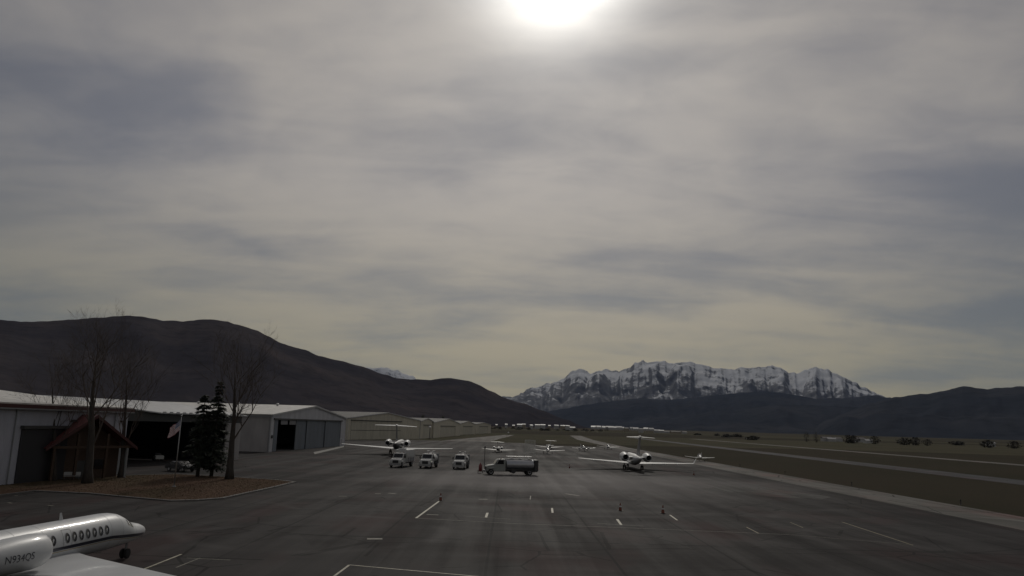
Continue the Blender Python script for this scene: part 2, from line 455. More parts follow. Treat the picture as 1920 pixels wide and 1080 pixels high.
# ------------------------------------------------------------------ mesh helpers
class MB:
    def __init__(self):
        self.v = []
        self.f = []
        self.mi = []

    def add(self, vs, fs, mi=0):
        o = len(self.v)
        self.v.extend(tuple(p) for p in vs)
        self.f.extend(tuple(i + o for i in q) for q in fs)
        self.mi.extend([mi] * len(fs))
        return self

    def box(self, x0, x1, y0, y1, z0, z1, mi=0):
        vs = [(x0, y0, z0), (x1, y0, z0), (x1, y1, z0), (x0, y1, z0), (x0, y0, z1), (x1, y0, z1), (x1, y1, z1), (x0, y1, z1)]
        return self.add(vs, [(3, 2, 1, 0), (4, 5, 6, 7), (0, 1, 5, 4), (1, 2, 6, 5), (2, 3, 7, 6), (3, 0, 4, 7)], mi)

    def prism(self, poly, off, mi=0):
        """extrude a 3-D polygon by the vector off"""
        n = len(poly)
        off = Vector(off)
        a = [Vector(p) for p in poly]
        vs = a + [p + off for p in a]
        fs = [tuple(range(n - 1, -1, -1)), tuple(range(n, 2 * n))]
        for i in range(n):
            j = (i + 1) % n
            fs.append((i, j, n + j, n + i))
        return self.add(vs, fs, mi)

    def loft(self, rings, cap0=True, cap1=True, mi=0):
        n = len(rings[0])
        vs = [p for r in rings for p in r]
        fs = []
        for k in range(len(rings) - 1):
            for i in range(n):
                j = (i + 1) % n
                fs.append((k * n + i, k * n + j, (k + 1) * n + j, (k + 1) * n + i))
        if cap0:
            fs.append(tuple(range(n - 1, -1, -1)))
        if cap1:
            fs.append(tuple(range((len(rings) - 1) * n, len(rings) * n)))
        return self.add(vs, fs, mi)

    def tube(self, p0, p1, r0, r1=None, n=8, mi=0, caps=True):
        p0, p1 = Vector(p0), Vector(p1)
        r1 = r0 if r1 is None else r1
        d = (p1 - p0).normalized()
        a = d.orthogonal().normalized()
        b = d.cross(a)
        rings = []
        for p, r in ((p0, r0), (p1, r1)):
            rings.append([p + (a * math.cos(t) + b * math.sin(t)) * r for t in (2 * math.pi * i / n for i in range(n))])
        return self.loft(rings, caps, caps, mi)

    def lathe(self, profile, axis_o, axis_d, n=16, mi=0, caps=True):
        """profile: (distance along axis, radius)"""
        o, d = Vector(axis_o), Vector(axis_d).normalized()
        a = d.orthogonal().normalized()
        b = d.cross(a)
        rings = [[o + d * s + (a * math.cos(t) + b * math.sin(t)) * r for t in (2 * math.pi * i / n for i in range(n))] for s, r in profile]
        return self.loft(rings, caps, caps, mi)

    def build(self, name, mats, parent=None, smooth=False, angle=None):
        me = bpy.data.meshes.new(name)
        me.from_pydata(self.v, [], self.f)
        mats = [mats] if isinstance(mats, (str, bpy.types.Material)) else mats
        for q in mats:
            me.materials.append(MATS[q] if isinstance(q, str) else q)
        if any(self.mi):
            me.polygons.foreach_set("material_index", self.mi)
        me.update()
        bm_fix(me)
        if smooth:
            me.shade_smooth()
            if angle:
                me.set_sharp_from_angle(angle=math.radians(angle))
        ob = bpy.data.objects.new(name, me)
        COL.objects.link(ob)
        if parent is not None:
            ob.parent = parent
        return ob


def bm_fix(me):
    import bmesh
    b = bmesh.new()
    b.from_mesh(me)
    bmesh.ops.recalc_face_normals(b, faces=b.faces)
    b.to_mesh(me)
    b.free()


def tag(o, label=None, cat=None, group=None, kind=None):
    if label:
        o["label"] = label
    if cat:
        o["category"] = cat
    if group:
        o["group"] = group
    if kind:
        o["kind"] = kind
    return o


def thing(name, label, cat, loc=(0, 0, 0), rz=0.0, group=None):
    o = bpy.data.objects.new(name, None)
    COL.objects.link(o)
    o.location = loc
    o.rotation_euler = (0, 0, rz)
    o.empty_display_size = 0.5
    return tag(o, label, cat, group)


def copy_tree(o, parent=None):
    kids = list(o.children)
    c = o.copy()
    COL.objects.link(c)
    c.parent = parent
    for k in kids:
        copy_tree(k, c)
    return c


def struct(o):
    o["kind"] = "structure"
    return o


def sheet(name, pts, z, m, parent=None):
    mb = MB()
    mb.add([(p[0], p[1], z) for p in pts], [tuple(range(len(pts)))])
    o = mb.build(name, m, parent)
    return o


# ------------------------------------------------------------------ ground, pavements
def grid_ground():
    xs = [-31000, -20000, -12000, -7000, -4000, -2400, -1400, -800, -450, -250, -120, -50, 0, 50, 120, 250, 450, 800, 1400, 2400, 4000, 7000, 12000, 20000, 31000]
    ys = [-3000, -1400, -600, -250, -100, -30, 20, 60, 120, 200, 300, 420, 600, 850, 1200, 1700, 2400, 3400, 5000, 7500, 12000, 20000, 31000]
    v = [(x, y, 0.0 if y < 1000 else min(14.0, (y - 1000) * 0.004)) for y in ys for x in xs]
    n = len(xs)
    f = [(j * n + i, j * n + i + 1, (j + 1) * n + i + 1, (j + 1) * n + i) for j in range(len(ys) - 1) for i in range(n - 1)]
    mb = MB()
    mb.add(v, f)
    return struct(mb.build("ground", "valley_grass"))


ground = grid_ground()


def strip_poly(name, quads, z, m, parent=None):
    mb = MB()
    for q in quads:
        mb.add([(p[0], p[1], z) for p in q], [(0, 1, 2, 3)])
    return mb.build(name, m, parent)


# apron subdivided so that no triangle is very long
def apron_mesh():
    xs = [-140, -100, -57, -30, 0, 25, 47]
    ys = [-40, 0, 40, 80, 120, 180, 240, 300, 350]
    v = [(x, y, 0.02) for y in ys for x in xs]
    n = len(xs)
    f = [(j * n + i, j * n + i + 1, (j + 1) * n + i + 1, (j + 1) * n + i) for j in range(len(ys) - 1) for i in range(n - 1)]
    mb = MB()
    mb.add(v, f)
    # far corner of the apron narrows towards the hangar lane
    mb.add([(-57, 350, 0.02), (14, 350, 0.02), (8, 385, 0.02), (-57, 390, 0.02)], [(0, 1, 2, 3)])
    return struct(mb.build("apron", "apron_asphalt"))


apron = apron_mesh()
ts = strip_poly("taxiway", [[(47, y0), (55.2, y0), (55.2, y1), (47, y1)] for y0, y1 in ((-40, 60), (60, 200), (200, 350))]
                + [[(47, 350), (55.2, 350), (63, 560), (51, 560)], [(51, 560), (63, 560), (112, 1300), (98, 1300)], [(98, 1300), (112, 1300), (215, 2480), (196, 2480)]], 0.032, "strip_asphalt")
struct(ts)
# lane in front of the far hangars
lane = strip_poly("hangar_lane", [[(-34, 388), (-9, 384), (-6, 480), (-26, 480)], [(-26, 480), (-6, 480), (6, 740), (-3, 740)]], 0.024, "strip_asphalt")
struct(lane)
# parallel taxiway and the runway beyond it
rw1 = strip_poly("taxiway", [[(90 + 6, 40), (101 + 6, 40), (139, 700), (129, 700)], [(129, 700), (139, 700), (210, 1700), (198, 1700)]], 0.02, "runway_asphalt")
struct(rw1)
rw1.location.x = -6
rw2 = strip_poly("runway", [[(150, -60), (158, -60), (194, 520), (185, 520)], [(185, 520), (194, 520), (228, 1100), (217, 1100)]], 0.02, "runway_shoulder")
struct(rw2)

# small pale repairs and concrete strips
strip_poly("concrete_strip", [[G(590, 852), G(645, 838.5), G(645, 836), G(588, 848)]], 0.045, "strip_concrete", apron)
pp = [G(1310, 917), G(1360, 912), G(1450, 917), G(1560, 932), G(1540, 937), G(1440, 931), G(1350, 922)]
sheet("concrete_patch", pp, 0.026, "patch_asphalt", apron)


def line(a, b, w, m, name="painted_line"):
    a, b = G(*a), G(*b)
    d = (b - a)
    d.z = 0
    d.normalize()
    n = Vector((-d.y, d.x, 0)) * w / 2
    mb = MB()
    z = Vector((0, 0, 0.028))
    mb.add([a - n + z, b - n + z, b + n + z, a + n + z], [(0, 1, 2, 3)])
    return mb.build(name, m, apron)


LINES = [((780, 972), (825, 939), 0.2, "line_paint"), ((914, 962), (911, 971), 0.22, "line_paint"), ((1035, 953), (1036, 962), 0.2, "line_paint"),
         ((1157, 974), (1165, 985), 0.22, "line_paint"), ((1256, 966), (1270, 976), 0.17, "line_paint"), ((1400, 989), (1423, 1001), 0.12, "line_yellow"),
         ((1482, 980), (1506, 990), 0.1, "line_yellow"), ((1578, 979), (1712, 1023), 0.13, "line_yellow"), ((655, 1060), (620, 1086), 0.14, "line_paint"),
         ((655, 1060), (900, 1082), 0.12, "line_paint"), ((340, 1040), (262, 1071), 0.14, "line_paint"), ((350, 1047), (432, 1051), 0.1, "line_faint"),
         ((375, 1047), (330, 1065), 0.1, "line_faint"), ((995, 930), (994, 937), 0.12, "line_faint"),
         ((780, 972), (960, 982), 0.11, "line_faint"), ((960, 982), (1220, 992), 0.11, "line_faint"), ((1220, 992), (1480, 1003), 0.1, "line_faint"), ((1480, 1003), (1712, 1022), 0.08, "line_faint"),
         ((868, 968), (957, 974), 0.1, "line_faint"), ((1120, 982), (1207, 987), 0.1, "line_faint"), ((898, 936.5), (914, 936.5), 0.5, "line_faint"), ((688, 1011), (717, 1011), 0.6, "line_faint"),
         ((728, 925), (742, 926), 0.5, "line_faint"), ((703, 926), (714, 926), 0.4, "line_faint"), ((1775, 946), (1920, 976), 0.28, "line_yellow"), ((1920, 976), (2100, 1014), 0.28, "line_yellow"),
         ((800, 965), (822, 966), 0.3, "line_faint"), ((635, 931), (650, 931), 0.3, "line_faint"), ((1060, 926), (1086, 930), 0.4, "line_faint"), ((90, 948), (100, 949), 0.25, "line_faint"),
         ((15, 943), (22, 944), 0.25, "line_faint"), ((27, 930), (33, 930), 0.25, "line_faint")]
for L in LINES:
    line(*L)

# lawn island with a kerb
LAWN = [G(-120, 920), G(0, 900), G(120, 897), G(225, 893), G(330, 890), G(440, 896), G(520, 901), G(556, 905), G(520, 914), G(470, 925), G(420, 936), G(370, 940), G(320, 941), G(240, 934), G(167, 927), G(60, 922), G(-120, 945)]


def lawn():
    mb = MB()
    n = len(LAWN)
    c = sum(LAWN, Vector()) / n
    ins = [c + (p - c) * 0.97 for p in LAWN]
    top = [Vector((p.x, p.y, 0.13)) for p in ins]
    mb.add(top, [tuple(range(n))])
    o = struct(mb.build("lawn", "dry_lawn"))
    kb = MB()
    rings = []
    for a, b in zip(LAWN, ins):
        rings.append([Vector((a.x, a.y, 0.0)), Vector((a.x, a.y, 0.14)), Vector((b.x, b.y, 0.15)), Vector((b.x, b.y, 0.0))])
    kb.loft(rings + [rings[0]], False, False)
    kb.build("kerb", "kerb_concrete", o)
    return o


lawn_o = lawn()
# dry grass blades over the lawn
def tufts():
    rnd = random.Random(5)
    mb = MB()
    xs = [p.x for p in LAWN]
    ys = [p.y for p in LAWN]

    def inside(x, y):
        c = False
        n = len(LAWN)
        for i in range(n):
            a, b = LAWN[i], LAWN[i - 1]
            if (a.y > y) != (b.y > y) and x < (b.x - a.x) * (y - a.y) / (b.y - a.y) + a.x:
                c = not c
        return c
    k = 0
    while k < 14000:
        x, y = rnd.uniform(min(xs), max(xs)), rnd.uniform(min(ys), max(ys))
        if not inside(x, y):
            continue
        k += 1
        a = rnd.uniform(0, 6.28)
        w, hh = rnd.uniform(0.02, 0.06), rnd.uniform(0.03, 0.10)
        dx, dy = math.cos(a) * w, math.sin(a) * w
        mb.add([(x - dx, y - dy, 0.12), (x + dx, y + dy, 0.12), (x + rnd.uniform(-.1, .1), y + rnd.uniform(-.1, .1), 0.12 + hh)], [(0, 1, 2)])
    return tag(mb.build("dry_grass", "dry_lawn"), "dry brown winter grass on the kerbed island", "grass", kind="stuff")


tufts()


# ------------------------------------------------------------------ hills and mountains
def interp(prof, x):
    if x <= prof[0][0]:
        return prof[0][1]
    for (a, ya), (b, yb) in zip(prof, prof[1:]):
        if x <= b:
            t = (x - a) / (b - a)
            t = t * t * (3 - 2 * t) * 0.5 + t * 0.5
            return ya + (yb - ya) * t
    return prof[-1][1]


def ridge_mesh(name, prof, dist, base, m, ncol, nrow, amp, freq, rough_crest=0.0, ribs=0.0, ribfreq=0.002, power=1.25, ang_from=None, back=0.5, seed=0.0, spurs=(), strata=0.0):
    """terrain rising from distance base to a crest at distance dist, with gullies, and falling away behind"""
    x0, x1 = prof[0][0], prof[-1][0]
    mb = MB()
    verts = []
    for i in range(ncol):
        px = x0 + (x1 - x0) * i / (ncol - 1)
        py = interp(prof, px)
        dd = dist(px) if callable(dist) else dist
        bb = base(px) if callable(base) else base
        crest = D(px, py, dd)
        a = math.atan2(crest.x, crest.y)
        zc = crest.z
        if rough_crest:
            zc += rough_crest * mnoise.fractal(Vector((px * 0.06, seed, 0)), 1.0, 2.0, 5)
        for j in range(nrow + 1):
            t = j / nrow * 1.35
            if t <= 1:
                rr = bb + (dd - bb) * t
                z = zc * (t ** power)
            else:
                rr = dd + (dd - bb) * back * (t - 1) / 0.35
                z = zc * (1 - 0.75 * ((t - 1) / 0.35) ** 1.2)
            x, y = math.sin(a) * rr, math.cos(a) * rr
            w = max(0.0, math.sin(min(t, 1.0) * math.pi)) if t <= 1 else 0.4
            p = Vector((x * freq + seed, y * freq, 3.3))
            nz = mnoise.fractal(p, 0.9, 2.1, 6)
            rg = 1 - abs(mnoise.noise(Vector((a * 1000 * ribfreq + seed + 0.25 * mnoise.noise(p), t * 0.7 + seed, 0.0)))) * 2
            rg2 = 1 - abs(mnoise.noise(Vector((a * 1000 * ribfreq * 2.7 + seed + 0.4 * mnoise.noise(p * 2), t * 1.3, 7.0)))) * 2
            for (pc, hw, sa) in spurs:
                q = abs(px - pc + 5 * mnoise.noise(Vector((rr * 0.0011, pc, 0.5)))) / (hw * (1.25 - min(t, 1.1)) + 2)
                if q < 1:
                    z += 0.6 * sa * (1 - q) ** 0.8 * max(0.0, math.sin(min(1.0, max(0.0, (t - 0.25) / 0.75)) * math.pi)) ** 0.7
            if strata:
                z += strata * math.sin(z / 46.0 + 2.5 * nz) * w
            z += w * (amp * nz + ribs * (rg - 0.45) + ribs * 0.45 * (rg2 - 0.45))
            if t < 0.985:
                z = min(z, CAM_H + (zc - CAM_H) * rr / dd * (0.975 - 0.06 * (1 - t)))
            verts.append((x, y, z - (6.0 if j == 0 else 0)))
    n = nrow + 1
    fs = [(i * n + j, (i + 1) * n + j, (i + 1) * n + j + 1, i * n + j + 1) for i in range(ncol - 1) for j in range(nrow)]
    mb.add(verts, fs)
    return struct(mb.build(name, m, smooth=True))


LEFT = [(-900, 560), (-600, 545), (-350, 575), (-150, 596), (0, 601.5), (60, 602), (110, 599), (180, 595), (225, 593.5), (265, 594), (285, 597), (305, 600), (345, 601), (375, 600), (405, 600), (425, 603), (445, 609), (480, 619), (500, 630), (530, 643), (570, 654), (600, 666), (640, 677), (680, 688), (720, 703), (745, 709), (775, 712), (805, 713), (840, 711), (860, 713), (880, 718), (900, 727), (920, 736), (945, 747), (980, 758), (1020, 773), (1060, 789), (1095, 801), (1125, 808)]
ridge_mesh("hill", LEFT, lambda x: 3600 + max(0, x) * 0.9, lambda x: 1150 + max(0, x) * 1.75, "hill_scrub", 320, 70, 20, 0.0014, rough_crest=2.5, ribs=26, ribfreq=0.010, power=1.2, seed=2.0)
SNOW = [(880, 770), (920, 756), (945, 747), (960, 744), (980, 738), (1010, 727), (1025, 721), (1040, 717), (1058, 710), (1070, 701), (1082, 697), (1090, 696), (1100, 699), (1110, 701), (1120, 697), (1140, 696), (1150, 697), (1165, 697), (1174, 693), (1182, 688), (1192, 680), (1205, 677), (1215, 680), (1228, 678), (1245, 676), (1255, 681), (1275, 680), (1300, 679), (1313, 682), (1325, 686), (1340, 690), (1370, 692), (1385, 690), (1400, 691), (1420, 689), (1440, 688), (1460, 690), (1480, 698), (1497, 699), (1510, 693), (1530, 689), (1550, 693), (1562, 700), (1575, 708), (1600, 722), (1625, 733), (1645, 740), (1680, 750), (1740, 765), (1800, 775)]
ridge_mesh("mountain", SNOW, 19000, 13200, "alpine_snow", 640, 130, 190, 0.0007, rough_crest=38, ribs=120, ribfreq=0.045, power=1.25, seed=4.0, back=0.4, strata=16,
           spurs=((1000, 22, 160), (1040, 26, 230), (1085, 30, 330), (1122, 34, 420), (1165, 16, 120), (1222, 40, 420), (1277, 46, 520), (1345, 22, 170), (1395, 26, 260), (1425, 20, 180), (1470, 24, 240), (1525, 34, 330), (1580, 26, 220)))
FARS = [(600, 730), (640, 706), (665, 694), (680, 688), (690, 686.5), (700, 688), (706, 687), (714, 687.5), (722, 691), (742, 697), (760, 703), (772, 706), (780, 712), (800, 725), (830, 745)]
ridge_mesh("mountain", FARS, 25000, 20000, "far_snow", 120, 40, 120, 0.0005, rough_crest=25, ribs=260, ribfreq=0.03, seed=8.0)
FOOT = [(960, 783), (1000, 776), (1060, 766), (1110, 757), (1150, 752), (1200, 746), (1245, 750), (1290, 747), (1330, 742), (1370, 738), (1400, 735.5), (1440, 734.5), (1470, 737), (1500, 742), (1530, 748), (1560, 746), (1590, 746), (1620, 743), (1640, 741), (1660, 744), (1690, 752), (1760, 768), (1850, 785), (1950, 800)]
ridge_mesh("hill", FOOT, 12500, 8200, "foothill_scrub", 240, 50, 70, 0.0007, rough_crest=14, ribs=70, ribfreq=0.02, seed=11.0)
FOOT2 = [(1080, 806), (1180, 797), (1260, 785), (1330, 772), (1400, 764), (1460, 758), (1520, 758), (1580, 762), (1640, 763), (1700, 768), (1760, 775), (1830, 790), (1950, 812)]
ridge_mesh("hill", FOOT2, 9000, 6000, "foothill_scrub", 160, 40, 45, 0.0009, rough_crest=8, ribs=38, ribfreq=0.016, seed=14.0)
RIGHT = [(1500, 812), (1560, 785), (1600, 768), (1640, 754), (1668, 747), (1685, 744), (1700, 742), (1720, 739), (1735, 739), (1755, 735.5), (1775, 732), (1790, 727), (1805, 724.5), (1820, 725), (1835, 728), (1850, 730), (1868, 727), (1890, 726.5), (1920, 724), (1980, 716), (2060, 724), (2160, 706), (2300, 715), (2480, 690), (2700, 700)]
ridge_mesh("hill", RIGHT, 7600, 4600, "foothill_scrub", 220, 50, 45, 0.0010, rough_crest=9, ribs=45, ribfreq=0.014, seed=17.0)

# air: thin haze over the whole valley
hz = MB()
hz.box(-31500, 31500, -3500, 31500, -12, 2600)
hzm = bpy.data.materials.new("haze_air")
hzm.use_nodes = True
ht = NT(hzm.node_tree)
ht.n.clear()
ho = ht.node("ShaderNodeOutputMaterial")
hv = ht.node("ShaderNodeVolumePrincipled", {"Color": (0.46, 0.62, 1.0, 1), "Density": 8.5e-6, "Anisotropy": 0.0})
ht.l.new(hv.outputs[0], ho.inputs["Volume"])
hzo = hz.build("haze", hzm)
hzo["kind"] = "stuff"

# ------------------------------------------------------------------ hangars
def zat(px, py, base):
    """height above the ground point base at which the view ray passes"""
    return D(px, py, math.hypot(base.x, base.y)).z


def gable_hangar(name, label, A, B, depth, eave, ridge, door, wallm, sidem, roofm, panels, doorm, open_panels=(), group=None, doorframe=None, rails=0, trim="trim_white"):
    """A, B: front corners on the ground (left, right seen from outside); front is a gable with one wide door"""
    A, B = Vector((A[0], A[1], 0)), Vector((B[0], B[1], 0))
    W = (B - A).length
    u = (B - A).normalized()
    rz = math.atan2(u.y, u.x)
    t = thing(name, label, "hangar", A, rz, group)
    # local: x along the front, y inwards
    d0, d1, dh = door
    th = 0.25
    fw_ = MB()
    e = eave
    mid = W / 2
    zr = lambda x: e + (ridge - e) * (1 - abs(x - mid) / mid)
    # front wall as one polygon with a notch for the door
    poly = [(0, 0, 0), (d0, 0, 0), (d0, 0, dh), (d1, 0, dh), (d1, 0, 0), (W, 0, 0), (W, 0, e), (mid, 0, ridge), (0, 0, e)]
    fw_.prism(poly, (0, th, 0))
    fw_.build("front_wall", wallm, t)
    for x0 in (0.0, W - th):
        s = MB().box(x0, x0 + th, th, depth, 0, e)
        s.build("side_wall", sidem, t)
    bw = MB().prism([(th, depth, 0), (W - th, depth, 0), (W - th, depth, e), (mid, depth, ridge - 0.1), (th, depth, e)], (0, -th, 0))
    bw.build("back_wall", wallm, t)
    r = MB()
    ov = 0.35
    for sgn in (0, 1):
        x_e = -ov if sgn == 0 else W + ov
        ze = e - ov * (ridge - e) / mid
        q = [(x_e, -ov, ze + 0.02), (mid, -ov, ridge + 0.02), (mid, depth + ov, ridge + 0.02), (x_e, depth + ov, ze + 0.02)]
        r.prism(q, (0, 0, 0.16))
    r.build("roof", roofm, t)
    g = MB()
    for sgn in (0, 1):
        x_e = -ov if sgn == 0 else W + ov
        ze = e - ov * (ridge - e) / mid
        g.prism([(x_e, -ov - 0.06, ze - 0.25), (mid, -ov - 0.06, ridge - 0.25), (mid, -ov - 0.06, ridge + 0.2), (x_e, -ov - 0.06, ze + 0.2)], (0, 0.05, 0))
    g.build("rake_trim", trim, t)
    for x0 in (0.0, W):
        MB().box(x0 - 0.12, x0 + 0.12, -0.08, 0.0, 0, e - 0.35).build("corner_trim", trim, t)
    MB().box(d0 - 0.5, d1 + 0.5, -0.34, -0.005, dh + 0.02, dh + 0.4).build("door_track", "trim_dark", t)
    MB().box(th, W - th, th, depth - th, -0.02, 0.035).build("floor", "kerb_concrete", t)
    edges = panels if isinstance(panels, (list, tuple)) else [(d0 + k * (d1 - d0) / panels, d0 + (k + 1) * (d1 - d0) / panels) for k in range(panels)]
    for k, (e0, e1) in enumerate(edges):
        yo = 0.05 + 0.14 * (k % 2)
        p = MB().box(e0 + 0.06, e1 - 0.06, yo, yo + 0.1, 0.04, dh - 0.02)
        po = p.build("door_panel", doorm, t)
        fr = MB()
        fr.box(e0 + 0.06, e0 + 0.22, yo - 0.05, yo - 0.002, 0.04, dh - 0.02)
        for q in range(rails):
            zz = dh * (q + 1) / (rails + 1)
            fr.box(e0 + 0.22, e1 - 0.06, yo - 0.05, yo - 0.002, zz - 0.12, zz + 0.12)
        fr.build("panel_rail", "trim_dark", po)
    return t


A2, B2 = Vector((-60.2, 193.2, 0)), Vector((-56.0, 262.0, 0))
h2 = gable_hangar("hangar", "grey metal hangar with slate sliding doors partly open, beside the big bare tree", A2, B2, 46, 9.3, 12.4, (2.0, 63.5, 8.1), "wall_grey", "wall_mauve", "roof_pale", [(2.0, 5.0)] + [(19 + 8.9 * q, 27.9 + 8.9 * q) for q in range(5)], "door_slate", rails=0)
# windows strip above the open bay
for k in range(2):
    MB().box(7.0 + 6.5 * k, 12.0 + 6.5 * k, 0.06, 0.16, 6.9, 8.0).build("clerestory_window", "paint_grey", h2)
MB().box(-0.62, -0.42, -0.3, 46.3, 8.75, 8.95).build("gutter", "trim_grey", h2)
for y in (0.4, 12, 24):
    MB().tube((-0.12, y, 0.1), (-0.12, y, 8.8), 0.07, n=8).build("downpipe", "trim_grey", h2)
for y in (10, 22, 34):
    MB().lathe([(0, .3), (.5, .3), (.52, .5), (.8, .42), (.95, .1)], (30, y, 12.0), (0, 0, 1), 12).build("roof_vent", "steel", h2)
MB().box(0.6, 1.4, -0.25, -0.02, 3.4, 4.2).build("wall_lamp", "trim_dark", h2)
MB().box(64.6, 65.3, -0.22, -0.02, 1.0, 2.4).build("meter_box", "trim_white", h2)

A3, B3 = G(650, 825), G(786, 823)
W3 = (Vector((B3.x, B3.y, 0)) - Vector((A3.x, A3.y, 0))).length
h3 = gable_hangar("hangar", "large tan hangar with a wide two-tier door, first beyond the grey hangar", A3, B3, 60, 9.9, 13.2, (3.0, W3 * 0.70, 8.8), "wall_tan", "wall_tan_across", "roof_dull", 1, "door_tan", rails=1, group="tan hangars in a row along the lane")
FARH = [((787, 823.0), (812, 821.0), 9.6, 11.4, 40, "narrow tan hangar end tucked behind the large tan hangar's corner"),
        ((812, 821.3), (862, 816.5), 9.2, 12.2, 50, "tan hangar with two bright roof edges, behind the lamp post"),
        ((861, 815.5), (891, 814), 9.3, 11.8, 60, "tan hangar with a dark doorway, second last of the far row"),
        ((892, 813.8), (920, 812.5), 9.6, 11.4, 60, "tan hangar closing the far end of the row, by the lane")]
for (a, b, e, rdg, dep, lab) in FARH:
    a, b = G(*a), G(*b)
    w = (b - a).length
    gable_hangar("hangar", lab, a, b, dep, e, rdg, (w * 0.22, w * 0.78, e - 2.2), "wall_tan", "wall_tan_across", "roof_dull", 2, "door_tan", group="tan hangars in a row along the lane")


def big_hangar():
    """long grey hangar nearest on the left: eaves wall towards the apron, pale roof above"""
    t = thing("hangar", "long grey-blue hangar with a pale roof, nearest at the left edge", "hangar", (-57.6, 60, 0), math.radians(-4.2))
    # local y runs along the building; front face at x=0
    L = 48.2
    MB().box(-0.3, 0, -24, L, 0, 9.0).build("front_wall", "wall_grey_across", t)
    MB().prism([(-0.3, L, 0), (-44, L, 0), (-44, L, 9.0), (-22, L, 11.2), (-0.3, L, 9.02)], (0, -0.3, 0)).build("end_wall", "wall_grey", t)
    MB().prism([(-0.3, -24, 0), (-44, -24, 0), (-44, -24, 9.0), (-22, -24, 11.2), (-0.3, -24, 9.02)], (0, 0.3, 0)).build("end_wall", "wall_grey", t)
    MB().box(-44.3, -44, -24, L, 0, 9.0).build("back_wall", "wall_grey_across", t)
    r = MB()
    r.prism([(0.5, -24.5, 8.98), (0.5, L + 0.5, 8.98), (-22, L + 0.5, 11.25), (-22, -24.5, 11.25)], (0, 0, 0.16))
    r.prism([(-44.8, -24.5, 8.98), (-44.8, L + 0.5, 8.98), (-22, L + 0.5, 11.25), (-22, -24.5, 11.25)], (0, 0, 0.16))
    r.build("roof", "roof_pale", t)
    MB().box(0.45, 0.62, -24.5, L + 0.5, 8.55, 8.98).build("fascia", "trim_red", t)
    MB().prism([(0.5, L + 0.5, 8.6), (-22, L + 0.5, 10.85), (-22, L + 0.5, 11.3), (0.5, L + 0.5, 9.1)], (0, 0.1, 0)).build("rake_trim", "trim_red", t)
    # big dark doorway behind the trees
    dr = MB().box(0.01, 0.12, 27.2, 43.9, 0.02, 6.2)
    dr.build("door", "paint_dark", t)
    for y0, y1 in ((44.6, 45.6), (46.3, 47.7)):
        MB().box(0.02, 0.16, y0, y1, 0.03, 4.3).build("pillar", "trim_grey", t)
    MB().box(0.02, 0.5, 27.0, 44.1, 6.25, 6.6).build("door_track", "trim_dark", t)
    MB().box(0.5, 0.66, -24.5, L + 0.4, 8.40, 8.55).build("gutter", "trim_grey", t)
    for y in (5, 16, 26, 45.0):
        MB().tube((0.12, y, 0.1), (0.12, y, 8.4), 0.07, n=8).build("downpipe", "trim_grey", t)
    for y in (20, 36, 46.6):
        lo = MB().box(0.01, 0.45, y - 0.3, y + 0.3, 7.1, 7.35)
        lo.build("wall_lamp", "trim_dark", t)
    for y in (8, 22, 36):
        MB().lathe([(0, .3), (.5, .3), (.52, .5), (.8, .42), (.95, .1)], (-20.5, y, 11.2), (0, 0, 1), 12).build("roof_vent", "steel", t)
    return t


big_hangar()


def open_hangar():
    """deep open-fronted hangar between the long hangar and the conifers"""
    t = thing("hangar", "open-fronted hangar with a black interior and pale sloping roof, behind the flagpole", "hangar")
    Lp, Rp = Vector((-63.6, 121.5, 0)), Vector((-54.0, 154, 0))
    u = (Rp - Lp).normalized()
    inn = Vector((-u.y, u.x, 0))
    if inn.x > 0:
        inn = -inn
    dep = 34
    P = lambda s, w, z: Lp + u * s + inn * w + Vector((0, 0, z))
    Lf = (Rp - Lp).length
    e = 8.5
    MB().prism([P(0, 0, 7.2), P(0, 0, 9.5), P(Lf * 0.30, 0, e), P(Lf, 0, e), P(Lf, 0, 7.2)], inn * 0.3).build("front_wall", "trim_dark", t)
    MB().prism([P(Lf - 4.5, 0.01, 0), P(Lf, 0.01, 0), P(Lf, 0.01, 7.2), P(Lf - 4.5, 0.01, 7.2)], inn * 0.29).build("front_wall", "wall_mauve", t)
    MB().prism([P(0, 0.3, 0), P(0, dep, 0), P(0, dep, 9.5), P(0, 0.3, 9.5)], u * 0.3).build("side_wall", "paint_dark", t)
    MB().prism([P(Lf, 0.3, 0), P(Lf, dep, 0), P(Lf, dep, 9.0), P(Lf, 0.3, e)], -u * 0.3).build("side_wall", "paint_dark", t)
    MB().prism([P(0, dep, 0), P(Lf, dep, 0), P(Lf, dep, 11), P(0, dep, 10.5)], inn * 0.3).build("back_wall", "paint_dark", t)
    r = MB()
    a, b, c, d = P(Lf * 0.30, -0.8, e + 0.05), P(Lf + 0.6, -0.8, e + 0.05), P(Lf + 0.6, 18, 10.9), P(2, 18, 10.9)
    r.add([a, b, c, d, a + Vector((0, 0, .2)), b + Vector((0, 0, .2)), c + Vector((0, 0, .2)), d + Vector((0, 0, .2))],
          [(0, 1, 2, 3), (4, 5, 6, 7), (0, 1, 5, 4), (1, 2, 6, 5), (2, 3, 7, 6), (3, 0, 4, 7)])
    r.add([P(-0.4, -0.5, 9.55), a, d, P(-0.4, 18, 10.9)], [(0, 1, 2, 3)])
    r.add([d + Vector((0, 0, 0.1)), c + Vector((0, 0, 0.1)), P(Lf + 0.6, dep + .5, 9.0), P(-0.4, dep + .5, 9.0)], [(0, 1, 2, 3)])
    r.build("roof", "roof_pale_across", t)
    # snow guards / rib ends along the eave
    for k in range(14):
        s = Lf * 0.31 + k * (Lf * 0.69 / 14)
        MB().prism([P(s, -1.0, e + 0.06), P(s + 0.7, -1.0, e + 0.06), P(s + 0.7, -1.0, e + 0.42), P(s, -1.0, e + 0.42)], inn * 0.16).build("rib_end", "trim_white", t)
    return t


open_hangar()


